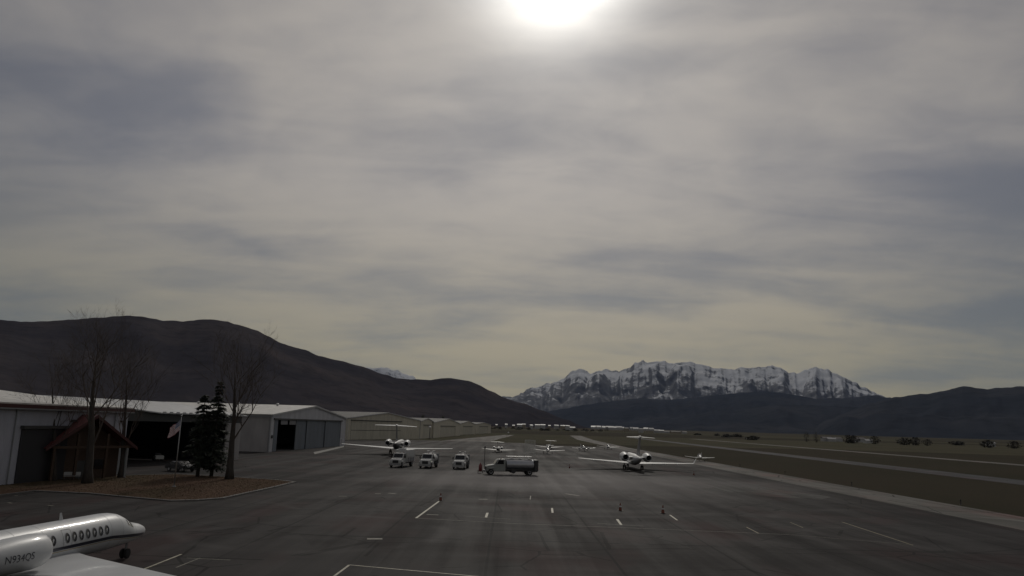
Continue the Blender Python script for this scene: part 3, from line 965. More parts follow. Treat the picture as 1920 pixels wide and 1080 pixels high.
def log_house():
    """timber office with a red gabled roof, its gable towards the apron"""
    c = Vector((-53.8, 97.2, 0))
    t = thing("timber_office", "small brown timber office with a red gabled roof and white porch posts, behind bare trees", "building", c, math.radians(60))
    # local x along the gable front, -y towards the camera side
    w, dp, e, rd = 5.4, 12, 4.2, 7.9
    MB().prism([(-w + 0.6, 0, 0), (w - 0.6, 0, 0), (w - 0.6, 0, e + 0.2), (0, 0, rd - 0.35), (-w + 0.6, 0, e + 0.2)], (0, 0.25, 0)).build("gable_wall", "timber_brown", t)
    for sx in (-1, 1):
        x0, x1 = sorted((sx * (w - 0.6), sx * (w - 0.85)))
        MB().box(x0, x1, 0.25, dp, 0, e).build("side_wall", "timber_brown", t)
        MB().prism([(sx * (w + 0.5), -2.2, e - 0.35), (0, -2.2, rd), (0, dp + 0.6, rd), (sx * (w + 0.5), dp + 0.6, e - 0.35)], (0, 0, 0.14)).build("roof", "roof_red", t)
        MB().prism([(sx * (w + 0.5), -2.3, e - 0.6), (0, -2.3, rd - 0.25), (0, -2.3, rd + 0.16), (sx * (w + 0.5), -2.3, e - 0.2)], (0, 0.08, 0)).build("rake_board", "trim_red", t)
    for x in (-w + 0.7, -1.9, 1.9, w - 0.7):
        MB().box(x - 0.14, x + 0.14, -2.0, -1.72, 0.0, e - 0.1 + (1.6 if abs(x) < 2 else 0)).build("porch_post", "trim_grey" if x > 2 else "timber_brown", t)
    MB().box(-w + 0.4, w - 0.4, -2.02, -1.7, e - 0.32, e - 0.02).build("porch_beam", "timber_brown", t)
    for x in (-3.2, 2.2):
        wo = MB().box(x - 0.75, x + 0.75, -0.05, -0.002, 1.1, 2.5).build("window", "timber_brown", t)
        MB().box(x - 0.64, x + 0.64, -0.075, -0.051, 1.2, 2.4).build("pane", "dark_glass", wo)
    do = MB().box(-0.65, 0.55, -0.06, -0.002, 0.02, 2.3).build("door", "trim_dark", t)
    MB().box(0.38, 0.44, -0.1, -0.061, 1.0, 1.12).build("handle", "steel", do)
    return t


log_house()

# ------------------------------------------------------------------ trees
def bare_tree(label, base, height, spread, seed, lean=0.0, trunk_r=0.35, nmain=6, depth=5, group="bare trees on the lawn island", fork=0.22):
    rnd = random.Random(seed)
    t = thing("bare_tree", label, "tree", base, 0, group)
    trunk, crown = MB(), MB()
    th = height * fork

    def seg(mb, p, d, ln, r0, r1, n):
        q = p + d * ln
        mb.tube(p, q, r0, r1, n, caps=False)
        return q

    # trunk continues as a tapering leader
    pts = [Vector((0, 0, -0.05))]
    dirv = Vector((lean, 0, 1)).normalized()
    nseg = 9
    for k in range(nseg):
        dirv = (dirv + Vector((rnd.uniform(-.06, .06), rnd.uniform(-.06, .06), 0.02))).normalized()
        pts.append(pts[-1] + dirv * height * 0.82 / nseg)
    rings = []
    for k, p in enumerate(pts):
        r = trunk_r * (1 - k / nseg) ** 0.9 + 0.02
        if k == 0:
            r *= 1.35
        rings.append([p + Vector((math.cos(a), math.sin(a), 0)) * r for a in (i * math.tau / 10 for i in range(10))])
    trunk.loft(rings, True, True)
    trunk.build("trunk", "bark", t, smooth=True)

    def grow(p, d, ln, r, lev):
        nsub = 3
        q = p
        for k in range(nsub):
            d = (d + Vector((rnd.uniform(-.2, .2), rnd.uniform(-.2, .2), rnd.uniform(-.02, .2)))).normalized()
            q2 = q + d * ln / nsub
            crown.tube(q, q2, r * (1 - 0.25 * k), r * (1 - 0.25 * (k + 1)), 4 if lev > 2 else 3, caps=False)
            if lev > 0 and k >= 0:
                for s in range(2 if lev > 1 else 2):
                    a = rnd.uniform(0, math.tau)
                    o = d.orthogonal().normalized()
                    o.rotate(Matrix.Rotation(a, 3, d))
                    nd = (d * rnd.uniform(0.55, 0.9) + o * rnd.uniform(0.4, 0.75) + Vector((0, 0, 0.18))).normalized()
                    if lev > 1 or rnd.random() < 0.9:
                        grow(q2, nd, ln * rnd.uniform(0.42, 0.66), max(r * 0.42, 0.009), lev - 1)
            q = q2
    for k in range(nmain):
        f = fork + (0.95 - fork) * (k + rnd.random() * 0.5) / nmain
        i = f / 0.82 * nseg * 0.82
        i0 = min(int(i), nseg - 1)
        p = pts[i0].lerp(pts[i0 + 1], i - i0) if i0 + 1 < len(pts) else pts[-1]
        a = k * 2.4 + rnd.uniform(-.5, .5)
        up = rnd.uniform(0.75, 1.3)
        d = Vector((math.cos(a) * spread, math.sin(a) * spread, up)).normalized()
        ln = height * (0.42 - 0.26 * (f - fork))
        grow(p, d, ln, trunk_r * 0.30 * (1.15 - f), depth - 2)
    crown.build("crown", "twigs", t)
    return t


g1 = G(163, 908)
bare_tree("tallest bare tree, its thick trunk before the red-roofed office, twigs topping the hill", g1, 19.0, 0.5, 3, trunk_r=0.5, nmain=9, depth=5)
bare_tree("bare tree with many fine upright branches, standing between the office and the open hangar", G(226, 897), 17.0, 0.5, 8, trunk_r=0.32, nmain=8, depth=5)
bare_tree("bare tree by itself at the right end of the lawn island, spreading crown", G(430, 900), 18.0, 0.7, 21, trunk_r=0.5, nmain=10, depth=5, fork=0.3)
bare_tree("bare slim tree at the far left, in front of the dark doorway", G(100, 903), 15.0, 0.5, 31, trunk_r=0.28, nmain=7, depth=5)


def conifer(label, base, height, width, seed, skirt=0.12, group="dark conifers near the hangars", n=2600, size=1.0):
    rnd = random.Random(seed)
    t = thing("conifer", label, "tree", base, rnd.uniform(0, 6), group)
    tr = MB()
    tr.lathe([(-0.05, 0.26 * size), (height * 0.5, 0.15 * size), (height * 0.97, 0.03)], (0, 0, 0), (0, 0, 1), 8)
    tr.build("trunk", "bark", t, smooth=True)
    cr = MB()
    levels = max(14, int(height * 2.0))
    per = max(6, n // (levels * 9))
    for q in range(levels):
        f = (q + rnd.uniform(-0.4, 0.4)) / levels
        f = min(max(f, 0.0), 0.985)
        z0 = height * (skirt + (1 - skirt) * f)
        for b in range(9 if f < 0.8 else 6):
            a = rnd.uniform(0, math.tau)
            reach = width * ((1 - f) ** 0.7 * rnd.uniform(0.62, 1.12) + 0.05)
            if rnd.random() < 0.10:
                reach *= 0.4                                     # a gap where a limb has gone
            droop = rnd.uniform(0.10, 0.38)
            out = Vector((math.cos(a), math.sin(a), 0))
            cr.tube(Vector((0, 0, z0)), Vector((0, 0, z0)) + out * reach * 0.9 + Vector((0, 0, -droop * reach * 0.8)), 0.035 * size, 0.012 * size, 3, caps=False)
            for m_ in range(per):
                e = rnd.random() ** 0.6
                c = Vector((0, 0, z0)) + out * reach * e + Vector((0, 0, -droop * reach * e * e))
                sd0 = out.cross(Vector((0, 0, 1)))
                c += sd0 * rnd.uniform(-0.22, 0.22) * reach * e + Vector((0, 0, rnd.uniform(-0.1, 0.1)))
                dr = (out * rnd.uniform(0.2, 1) + sd0 * rnd.uniform(-0.9, 0.9) + Vector((0, 0, rnd.uniform(-0.55, 0.12)))).normalized()
                sd = dr.cross(Vector((rnd.uniform(-.3, .3), rnd.uniform(-.3, .3), 1))).normalized()
                l, w = rnd.uniform(0.25, 0.6) * size, rnd.uniform(0.07, 0.17) * size
                cr.add([c - sd * w, c + sd * w, c + dr * l], [(0, 1, 2)])
    cr.build("crown", "needles", t)
    return t


conifer("dark conifer just right of the flagpole, left of a pair", G(370, 895), 11.6, 2.5, 2, skirt=0.12, n=6500)
conifer("taller dark conifer of the pair, on the side of the bare tree", G(396, 895), 13.3, 2.4, 7, skirt=0.12, n=6500)
conifer("dark conifer at the far left against the long hangar wall", G(66, 897), 9.7, 2.2, 11, skirt=0.05, n=4500)
# small conifers behind the far hangars
for (px, d_, h_, lab) in ((792, 560, 15, "small dark conifer rising behind the large tan hangar's right eave"), (830, 640, 15.5, "small dark conifer rising behind the tan hangar roofs by the lamp post")):
    b = D(px, 800, d_)
    conifer(lab, (b.x, b.y, 0), h_, 3.6, int(px), n=500, size=2.2, group="conifers behind the tan hangars")

# ------------------------------------------------------------------ flag on its pole
def flagpole():
    b = G(326, 915)
    t = thing("flagpole", "tall thin pale flagpole standing on the lawn island", "flagpole", (b.x, b.y, 0.1))
    MB().lathe([(0, 0.22), (0.12, 0.22), (0.13, 0.09)], (0, 0, 0), (0, 0, 1), 12).build("base", "steel", t)
    MB().lathe([(0.1, 0.075), (8.0, 0.04)], (0, 0, 0), (0, 0, 1), 10).build("pole", "pole_metal", t, smooth=True)
    MB().lathe([(8.0, 0.02), (8.05, 0.09), (8.14, 0.09), (8.2, 0.02)], (0, 0, 0), (0, 0, 1), 10).build("finial", "bare_metal", t, smooth=True)
    # the flag: thirteen stripes and a starred canton, hanging in a slack breeze
    ns, nx = 13, 22
    mb = MB()
    H, Lh = 1.25, 1.95
    top = Vector((b.x - 0.05, b.y, 7.75))

    def pt(u, v):
        # u along the fly 0..1, v down the hoist 0..1
        x = -0.60 * u * Lh
        z = -v * H - 0.62 * u * Lh + 0.16 * u * u * Lh
        y = 0.16 * math.sin(u * 9 + v * 2.2) * (0.3 + u)
        x += 0.06 * math.sin(v * 5 + u * 6) * u
        return top + Vector((x, y, z + 0.04 * math.sin(u * 12)))
    for r_ in range(ns):
        for k in range(nx):
            u0, u1, v0, v1 = k / nx, (k + 1) / nx, r_ / ns, (r_ + 1) / ns
            m = 0 if r_ % 2 == 0 else 1
            if r_ < 7 and k < 9:
                m = 2
            mb.add([pt(u0, v0), pt(u1, v0), pt(u1, v1), pt(u0, v1)], [(0, 1, 2, 3)], m)
    # stars, sewn a hair proud of both faces
    for i in range(9):
        for j in range(6 if i % 2 == 0 else 5):
            v = (i + 1) / 10 * 7 / 13
            u = ((j + 0.5 + (0 if i % 2 == 0 else 0.5)) / 6) * 9 / nx
            c = pt(u, v)
            for s in (-0.012, 0.012):
                q = []
                for a in range(10):
                    rr = 0.035 if a % 2 == 0 else 0.014
                    q.append(c + Vector((math.sin(a * math.pi / 5) * rr, s, math.cos(a * math.pi / 5) * rr)))
                mb.add(q, [tuple(range(10))], 1)
    o = mb.build("flag", ["flag_red", "flag_white", "flag_blue"], None)
    tag(o, "red and white striped flag with a starred blue canton, drooping from the flagpole", "flag")


flagpole()

# ------------------------------------------------------------------ aircraft
def airfoil(le, chord, thick, nrm, n=7, inc=0.0):
    """closed airfoil ring; chord runs along -Y from le"""
    nrm = Vector(nrm)
    le = Vector(le)
    xs = [0.5 - 0.5 * math.cos(math.pi * i / n) for i in range(n + 1)]
    f = lambda x: 5 * thick * (0.2969 * math.sqrt(x) - 0.126 * x - 0.3516 * x * x + 0.2843 * x ** 3 - 0.1015 * x ** 4)
    upp = [le + Vector((0, -x * chord, 0)) + nrm * (f(x) * chord) for x in xs]
    low = [le + Vector((0, -x * chord, 0)) - nrm * (f(x) * chord) for x in reversed(xs[1:-1])]
    return [p + nrm * ((p.y - le.y) * math.tan(inc)) for p in upp + low]


def fuselage(mb, st, n=24):
    rings = []
    for (y, zt, zb, w) in st:
        zc, hh = (zt + zb) / 2, (zt - zb) / 2
        ring = []
        for i in range(n):
            a = math.tau * i / n
            ring.append(Vector((w * math.sin(a), y, zc + hh * math.cos(a))))
        rings.append(ring)
    mb.loft(rings)


def gear(t, x, y, ztop, k, r, twin=True, name="main_gear"):
    g = MB()
    g.tube((x, y, r), (x, y + 0.1 * k, ztop), 0.07 * k, 0.09 * k, 8)
    o = g.build(name, "paint_grey", t)
    for s in ((-1, 1) if twin else (0,)):
        w = MB()
        cx = x + s * 0.17 * k
        w.lathe([(-0.09 * k, r * 0.75), (-0.06 * k, r), (0.06 * k, r), (0.09 * k, r * 0.75)], (cx, y, r), (1, 0, 0), 16)
        w.build("wheel", "rubber", o)
    return o


def rescale(st, k):
    return [(y * k, zt * k, zb * k, w * k) for y, zt, zb, w in st]


# stations of a mid-size jet: y forward (nose 10.5), top, bottom, half width
JET = [(10.5, 1.40, 1.32, 0.04), (10.4, 1.52, 1.20, 0.17), (10.15, 1.66, 1.08, 0.32), (9.7, 1.82, 0.98, 0.5), (9.1, 1.95, 0.90, 0.65), (8.55, 2.03, 0.86, 0.76), (8.2, 2.22, 0.83, 0.82), (7.8, 2.45, 0.81, 0.88),
       (7.35, 2.62, 0.79, 0.93), (6.8, 2.71, 0.78, 0.97), (6.2, 2.74, 0.77, 0.98), (3.0, 2.74, 0.77, 0.98), (0.0, 2.74, 0.77, 0.98), (-2.0, 2.74, 0.80, 0.97), (-4.0, 2.72, 0.98, 0.92), (-6.0, 2.68, 1.25, 0.8),
       (-8.0, 2.62, 1.6, 0.6), (-9.8, 2.52, 1.95, 0.36), (-11.0, 2.40, 2.2, 0.12), (-11.2, 2.34, 2.26, 0.03)]


def jet(name, label, loc, rz, k=1.0, bank=0.0, semi=9.7, winglet=0.0, detail=False, paint="paint_white", tail_m=None, fin_m=None, semi_t=3.5, sweep=36, belly=None, group=None, nac_r=0.74, nac_x=1.95, span_dih=3.5, tail_h=5.7, yn=-2.0, nz=2.25, body=None):
    t = thing(name, label, "airplane", loc, 0, group)
    t.rotation_euler = (0, bank, rz)
    S = lambda *p: tuple(q * k for q in p)
    n = 40 if detail else 24
    f = MB()
    fuselage(f, rescale(JET, k), n)
    f.build("fuselage", body or paint, t, smooth=True)
    # wings
    tanS = math.tan(math.radians(sweep))
    for s in (-1, 1):
        w = MB()
        rings = []
        zr = 1.02
        tipc = 1.35
        for q in range(7):
            g = q / 6
            x = 0.55 + (semi - 0.55) * g
            le = 3.6 - max(0, x - 0.9) * tanS + (0.4 if x < 0.9 else 0)
            if x < 4:
                te = -1.75 - 0.12 * x
            else:
                te_tip = 3.6 - (semi - 0.9) * tanS - tipc
                te = -2.23 + (te_tip + 2.23) * (x - 4) / (semi - 4)
            rings.append([Vector(S(*p)) for p in airfoil((s * x, le, zr + math.tan(math.radians(span_dih)) * x), le - te, 0.06 - 0.015 * g, (0, 0, 1), 9)])
        w.loft(rings)
        wo = w.build("wing", paint, t, smooth=True, angle=50)
        if winglet:
            wl = MB()
            ztip = zr + math.tan(math.radians(span_dih)) * semi
            le = 3.6 - (semi - 0.9) * tanS
            r0 = airfoil((s * (semi - 0.02), le - 0.15, ztip), tipc * 0.85, 0.05, (1, 0, 0))
            r1 = airfoil((s * (semi + 0.35), le - 1.0, ztip + winglet), tipc * 0.4, 0.05, (1, 0, 0))
            wl.loft([[Vector(S(*p)) for p in r0], [Vector(S(*p)) for p in r1]])
            wl.build("winglet", paint, wo, smooth=True, angle=50)
        # flap-track fairings
        for fx in ((3.2, 5.2, 7.2) if winglet or detail else ()):
            te = -2.0 - max(0, fx - 4) * 0.45
            zz = zr + math.tan(math.radians(span_dih)) * fx - 0.1
            ff = MB().lathe([(0, 0.02), (0.35, 0.11), (1.0, 0.12), (1.5, 0.02)], S(s * fx, te + 1.0, zz), (0, -1, 0), 8)
            ff = MB()
            ff.lathe([(0, 0.02 * k), (0.35 * k, 0.1 * k), (1.0 * k, 0.11 * k), (1.6 * k, 0.02 * k)], S(s * fx, te + 1.1, zz), (0, -1, 0), 8)
            ff.build("flap_fairing", paint, wo, smooth=True)
        # engines
        nc = MB()
        prof = [(0.0, nac_r * 0.80), (0.06, nac_r * 0.86), (0.25, nac_r * 0.95), (0.8, nac_r), (2.0, nac_r * 0.98), (3.2, nac_r * 0.82), (4.2, nac_r * 0.60)]
        nc.lathe([(a * k, r * k) for a, r in prof], S(s * nac_x, yn, nz), (0, -1, 0), 28 if detail else 18, caps=False)
        nc.lathe([(4.2 * k, nac_r * 0.60 * k), (4.15 * k, nac_r * 0.55 * k), (3.4 * k, nac_r * 0.5 * k)], S(s * nac_x, yn, nz), (0, -1, 0), 28 if detail else 18, caps=False)
        no = nc.build("engine_nacelle", paint, t, smooth=True)
        lp = MB()
        lp.lathe([(0.10 * k, nac_r * 0.875 * k), (0.0, nac_r * 0.81 * k), (-0.03 * k, nac_r * 0.76 * k), (0.05 * k, nac_r * 0.7 * k), (0.4 * k, nac_r * 0.68 * k)], S(s * nac_x, yn, nz), (0, -1, 0), 28 if detail else 18, caps=False)
        lp.build("intake_lip", "bare_metal", no, smooth=True)
        fan = MB()
        fan.lathe([(0.36 * k, 0.03 * k), (0.40 * k, nac_r * 0.69 * k)], S(s * nac_x, yn, nz), (0, -1, 0), 18, caps=True)
        fan.build("fan", "black_void", no)
        ex = MB()
        ex.lathe([(3.5 * k, 0.02 * k), (3.52 * k, nac_r * 0.52 * k)], S(s * nac_x, yn, nz), (0, -1, 0), 18, caps=True)
        ex.build("exhaust", "black_void", no)
        py = MB()
        r0 = airfoil((s * 0.7, yn - 0.6, nz + 0.05), 3.2, 0.05, (0, 0, 1))
        r1 = airfoil((s * (nac_x - nac_r * 0.7), yn - 0.6, nz + 0.05), 3.0, 0.05, (0, 0, 1))
        py.loft([[Vector(S(*p)) for p in r0], [Vector(S(*p)) for p in r1]])
        py.build("pylon", paint, t, smooth=True, angle=50)
        gear(t, s * 1.55 * k, -0.1 * k, 1.0 * k, k, 0.36 * k)
    gear(t, 0, 8.9 * k, 0.95 * k, k * 0.8, 0.27 * k, name="nose_gear")
    fin = MB()
    r0 = airfoil((0, -4.6, 2.5), 4.6, 0.05, (1, 0, 0))
    r1 = airfoil((0, -8.1, tail_h), 2.6, 0.05, (1, 0, 0))
    fin.loft([[Vector(S(*p)) for p in r0], [Vector(S(*p)) for p in r1]])
    fin.build("tail_fin", fin_m or paint, t, smooth=True, angle=50)
    bl = MB()
    bl.lathe([(0, 0.03 * k), (0.4 * k, 0.17 * k), (1.4 * k, 0.2 * k), (2.6 * k, 0.15 * k), (3.3 * k, 0.03 * k)], S(0, -7.9, tail_h + 0.05), (0, -1, 0), 12)
    bl.build("tail_fairing", paint, t, smooth=True)
    for s in (-1, 1):
        tp = MB()
        r0 = airfoil((s * 0.1, -8.3, tail_h + 0.08), 2.2, 0.06, (0, 0, 1), inc=0.05)
        r1 = airfoil((s * semi_t, -8.3 - semi_t * 0.62, tail_h - 0.02), 1.0, 0.06, (0, 0, 1), inc=0.05)
        tp.loft([[Vector(S(*p)) for p in r0], [Vector(S(*p)) for p in r1]])
        tp.build("tailplane", tail_m or paint, t, smooth=True, angle=50)
    # cockpit glazing, a hair proud of the skin
    for s in (-1, 1):
        for (y0, y1, a0, a1, up0, up1) in ((8.45, 7.95, 4, 38, 1, 1), (8.25, 7.6, 42, 66, 1, 1)):
            g = MB()
            vs = []
            for (yy) in (y0, y1):
                st = None
                for A_, B_ in zip(JET, JET[1:]):
                    if A_[0] >= yy >= B_[0]:
                        q = (A_[0] - yy) / (A_[0] - B_[0])
                        st = [A_[i] + (B_[i] - A_[i]) * q for i in range(4)]
                for m_ in range(5):
                    a = math.radians(a0 + (a1 - a0) * m_ / 4)
                    hh = (st[1] - st[2]) / 2 + 0.012
                    vs.append(S(s * (st[3] + 0.012) * math.sin(a), yy, (st[1] + st[2]) / 2 + hh * math.cos(a)))
            g.add(vs, [(i, i + 1, i + 6, i + 5) for i in range(4)])
            g.build("windshield_pane", "dark_glass", t)
    return t


def cabin_windows(t, k, ys, side=1, z=2.02, wy=0.15, wz=0.23):
    zc, hh, w = (2.74 + 0.77) / 2, (2.74 - 0.77) / 2, 0.98
    for y in ys:
        for nm, ry, rz_, off, m in (("window", wy * 1.18, wz * 1.12, 0.010, "window_rim"), ("pane", wy, wz, 0.018, "dark_glass")):
            mb = MB()
            vs = []
            for i in range(16):
                a = math.tau * i / 16
                zz = z + rz_ * math.cos(a)
                yy = y + ry * math.sin(a)
                x = side * (w * math.sqrt(max(0.01, 1 - ((zz - zc) / hh) ** 2)) + off)
                vs.append((x * k, yy * k, zz * k))
            mb.add(vs, [tuple(range(16))])
            if nm == "window":
                parent = mb.build("window", m, t)
            else:
                mb.build("pane", m, parent)


def near_jet():
    hd = math.radians(-6.2)
    dirv = Vector((math.sin(-hd), math.cos(-hd), 0))
    nose = Vector((-21.5, 46.4, 0))
    o = nose - dirv * 10.5
    t = jet("business_jet", "white twin-engine jet with a row of oval windows, cut off by the lower left corner", (o.x, o.y, 0.02), hd, 1.0, detail=True, yn=-0.9, nz=2.05, nac_x=2.12, nac_r=0.76)
    cabin_windows(t, 1.0, [5.55 - 0.51 * i for i in range(7)] + [5.55 - 0.51 * 6 - 0.98])
    # navy cheat line with a thin gold line under it
    for z0, z1, m, nm in ((1.50, 1.66, "paint_navy", "navy_stripe"), (1.43, 1.46, "paint_gold", "gold_stripe")):
        mb = MB()
        vs = []
        ys = [9.9 - 0.25 * i for i in range(50)]
        for yy in ys:
            st = JET[-1]
            for A_, B_ in zip(JET, JET[1:]):
                if A_[0] >= yy >= B_[0]:
                    q = (A_[0] - yy) / (A_[0] - B_[0])
                    st = [A_[i] + (B_[i] - A_[i]) * q for i in range(4)]
            for q in range(3):
                droop = 0.0 if yy < 6 else (yy - 6) * 0.09
                zz = z0 + (z1 - z0) * q / 2 - droop
                zc, hh, w = (st[1] + st[2]) / 2, (st[1] - st[2]) / 2, st[3]
                x = w * math.sqrt(max(0.02, 1 - ((zz - zc) / hh) ** 2)) + 0.008
                vs.append((x, yy, zz))
        n = len(ys)
        mb.add(vs, [(3 * i + q, 3 * i + q + 1, 3 * i + 4 + q, 3 * i + 3 + q) for i in range(n - 1) for q in range(2)])
        mb.build(nm, m, t, smooth=True)
    # registration wrapped round the right nacelle
    cu = bpy.data.curves.new("registration", "FONT")
    cu.body = "N934QS"
    cu.size = 0.42
    cu.resolution_u = 3
    tmp = bpy.data.objects.new("registration", cu)
    COL.objects.link(tmp)
    bpy.context.view_layer.update()
    me = bpy.data.meshes.new_from_object(tmp.evaluated_get(bpy.context.evaluated_depsgraph_get()))
    bpy.data.objects.remove(tmp)
    import bmesh
    bm = bmesh.new()
    bm.from_mesh(me)
    bmesh.ops.subdivide_edges(bm, edges=[e for e in bm.edges if e.calc_length() > 0.08], cuts=3, use_grid_fill=False)
    bmesh.ops.triangulate(bm, faces=bm.faces)
    for v in bm.verts:
        s, up = v.co.x * 1.05, v.co.y
        yy = -3.75 + s                                  # reads towards the nose on the right side
        dist = -0.9 - yy
        prof = [(0.0, .80), (0.25, .95), (0.8, 1.0), (2.0, .98), (3.2, .82), (4.2, .6)]
        rr = 0.76
        for (a, ra), (b, rb) in zip(prof, prof[1:]):
            if a <= dist <= b:
                rr = 0.76 * (ra + (rb - ra) * (dist - a) / (b - a))
        ang = math.radians(-12) + up / rr
        v.co = Vector((2.12 + (rr + 0.008) * math.cos(ang), yy, 2.05 + (rr + 0.008) * math.sin(ang)))
    bm.to_mesh(me)
    bm.free()
    me.materials.append(MATS["paint_navy"])
    nac = [c for c in t.children if c.name.startswith("engine_nacelle")][-1]
    ro = bpy.data.objects.new("registration", me)
    COL.objects.link(ro)
    ro.parent = nac
    # skin joints round the body, and the emergency exit round the second window
    def body_at(yy):
        for A_, B_ in zip(JET, JET[1:]):
            if A_[0] >= yy >= B_[0]:
                q = (A_[0] - yy) / (A_[0] - B_[0])
                return [A_[i] + (B_[i] - A_[i]) * q for i in range(4)]

    def skin(yy, ang, off=0.006):
        st = body_at(yy)
        return Vector(((st[3] + off) * math.sin(ang), yy, (st[1] + st[2]) / 2 + ((st[1] - st[2]) / 2 + off) * math.cos(ang)))

    for yy in (8.6, 7.0, 5.95, 1.0, -0.7, -2.4):
        mb = MB()
        n = 40
        mb.add([skin(yy + d, math.tau * i / n) for d in (0.008, -0.008) for i in range(n)], [(i, (i + 1) % n, n + (i + 1) % n, n + i) for i in range(n)])
        mb.build("skin_joint", "seam", t)

    def outline(y0, y1, a0, a1, nm):
        mb = MB()
        pts = []
        for k in range(9):
            pts.append((y0 + (y1 - y0) * k / 8, a0))
        for k in range(1, 9):
            pts.append((y1, a0 + (a1 - a0) * k / 8))
        for k in range(1, 9):
            pts.append((y1 + (y0 - y1) * k / 8, a1))
        for k in range(1, 8):
            pts.append((y0, a1 + (a0 - a1) * k / 8))
        yc, ac = (y0 + y1) / 2, (a0 + a1) / 2
        n = len(pts)
        vs = [skin(y, a, 0.009) for y, a in pts] + [skin(yc + (y - yc) * 0.95, ac + (a - ac) * 0.95, 0.009) for y, a in pts]
        mb.add(vs, [(i, (i + 1) % n, n + (i + 1) % n, n + i) for i in range(n)])
        mb.build(nm, "paint_dark", t)

    outline(2.18, 2.80, math.radians(48), math.radians(97), "emergency_exit")
    outline(-3.9, -3.2, math.radians(70), math.radians(105), "service_hatch")
    # blade aerial on the crown, door outline, dark de-ice edge of the wing
    an = MB()
    an.loft([[Vector(p) for p in airfoil((0, 3.3, 2.72), 0.3, 0.08, (1, 0, 0), 4)], [Vector(p) for p in airfoil((0, 3.12, 3.12), 0.14, 0.08, (1, 0, 0), 4)]])
    an.build("aerial", "paint_white", t)
    an = MB()
    an.lathe([(0, .01), (.1, .1), (.5, .1), (.8, .01)], (0, -1.2, 2.76), (0, -1, 0), 8)
    an.build("beacon_fairing", "paint_white", t, smooth=True)
    return t


near_jet()
B1 = math.radians(1.1)
gp = G(747, 852)
jet("business_jet", "large dark-bellied twin jet with a wide T-tail, behind the left fuel truck", (gp.x, gp.y, 0.02), math.radians(4), 1.36, bank=B1, semi=10.4, semi_t=3.75, tail_h=5.5, nac_x=1.75, fin_m="paint_charcoal", nac_r=0.66, body="paint_grey")
gp = G(1187, 880)
jet("business_jet", "white twin jet with winglets and a T-tail, seen from behind on the open apron", (gp.x, gp.y, 0.02), math.radians(-3), 1.17, bank=B1, semi=9.9, winglet=0.9, fin_m="paint_grey", tail_m="paint_charcoal", nac_r=0.80, nac_x=1.95, semi_t=2.3)
gp = G(934, 848)
jet("light_jet", "small white jet with red tail, behind the side-on tanker", (gp.x, gp.y, 0.02), math.radians(-2), 0.62, bank=B1, semi=8.5, sweep=14, semi_t=3.2, fin_m="paint_red", tail_h=5.3, nac_r=0.72, paint="paint_white_dull")
gp = G(1030, 842)
jet("light_jet", "small white T-tailed plane, farther of the close pair right of the tanker", (gp.x, gp.y, 0.02), math.radians(2), 0.58, bank=B1, semi=9.4, sweep=6, semi_t=3.6, tail_h=5.6, nac_r=0.5, span_dih=5, paint="paint_white_dull")


def prop_plane(label, loc, rz, span=9.8, bank=0.0, paint="paint_white_dull", belly="paint_white_dull", twin=False, high=False):
    t = thing("propeller_plane", label, "airplane", loc, 0, "small propeller planes parked on the far apron")
    t.rotation_euler = (0, bank, rz)
    ST = [(2.3, 1.25, 1.05, .1), (2.1, 1.45, .8, .38), (1.2, 1.5, .72, .5), (0.6, 1.95, .68, .56), (-.6, 1.98, .66, .56), (-1.6, 1.6, .74, .45), (-3.2, 1.3, .95, .24), (-4.6, 1.22, 1.08, .06)]
    f = MB()
    fuselage(f, ST, 18)
    f.build("fuselage", belly, t, smooth=True)
    h = span / 2
    zw = 0.85 if not high else 1.95
    for s in (-1, 1):
        w = MB()
        w.loft([airfoil((s * x, 0.85 - 0.02 * x, zw + x * 0.085), c, 0.075, (0, 0, 1)) for x, c in ((0.3, 1.75), (h * .6, 1.5), (h, 1.0))])
        w.build("wing", paint, t, smooth=True, angle=50)
        tp = MB()
        tp.loft([airfoil((s * 0.08, -3.7, 1.2), .95, 0.05, (0, 0, 1)), airfoil((s * 1.7, -3.95, 1.22), .6, 0.05, (0, 0, 1))])
        tp.build("tailplane", paint, t, smooth=True, angle=50)
        gear(t, s * 1.35, 0.1, 0.85, 0.8, 0.22, twin=False)
        if twin:
            e = MB()
            e.lathe([(0, .12), (.3, .32), (1.2, .34), (2.2, .1)], (s * 1.7, 1.7, 1.05), (0, -1, 0), 12)
            e.build("engine_nacelle", paint, t, smooth=True)
    gear(t, 0, 1.7, 0.8, 0.7, 0.2, twin=False, name="nose_gear")
    fin = MB()
    fin.loft([airfoil((0, -3.1, 1.2), 1.5, 0.05, (1, 0, 0)), airfoil((0, -4.0, 2.5), .75, 0.05, (1, 0, 0))])
    fin.build("tail_fin", paint, t, smooth=True, angle=50)
    c = MB()
    fuselage(c, [(1.05, 1.56, 1.45, .3), (0.6, 1.99, 1.45, .52), (-.5, 2.02, 1.45, .54), (-1.3, 1.7, 1.45, .38)], 14)
    c.build("canopy", "dark_glass", t, smooth=True)
    pr = MB()
    for s in (-1, 1):
        pr.loft([airfoil((0.0 + s * 0.08, 2.42, 1.15), .12, 0.2, (0, 0, 1), 3), airfoil((s * 0.9, 2.4, 1.15), .06, 0.2, (0, 0, 1), 3)])
    pr.build("propeller", "paint_dark", t)
    MB().lathe([(0, .13), (.2, .1), (.36, .01)], (0, 2.3, 1.15), (0, 1, 0), 10).build("spinner", "bare_metal", t, smooth=True)
    return t


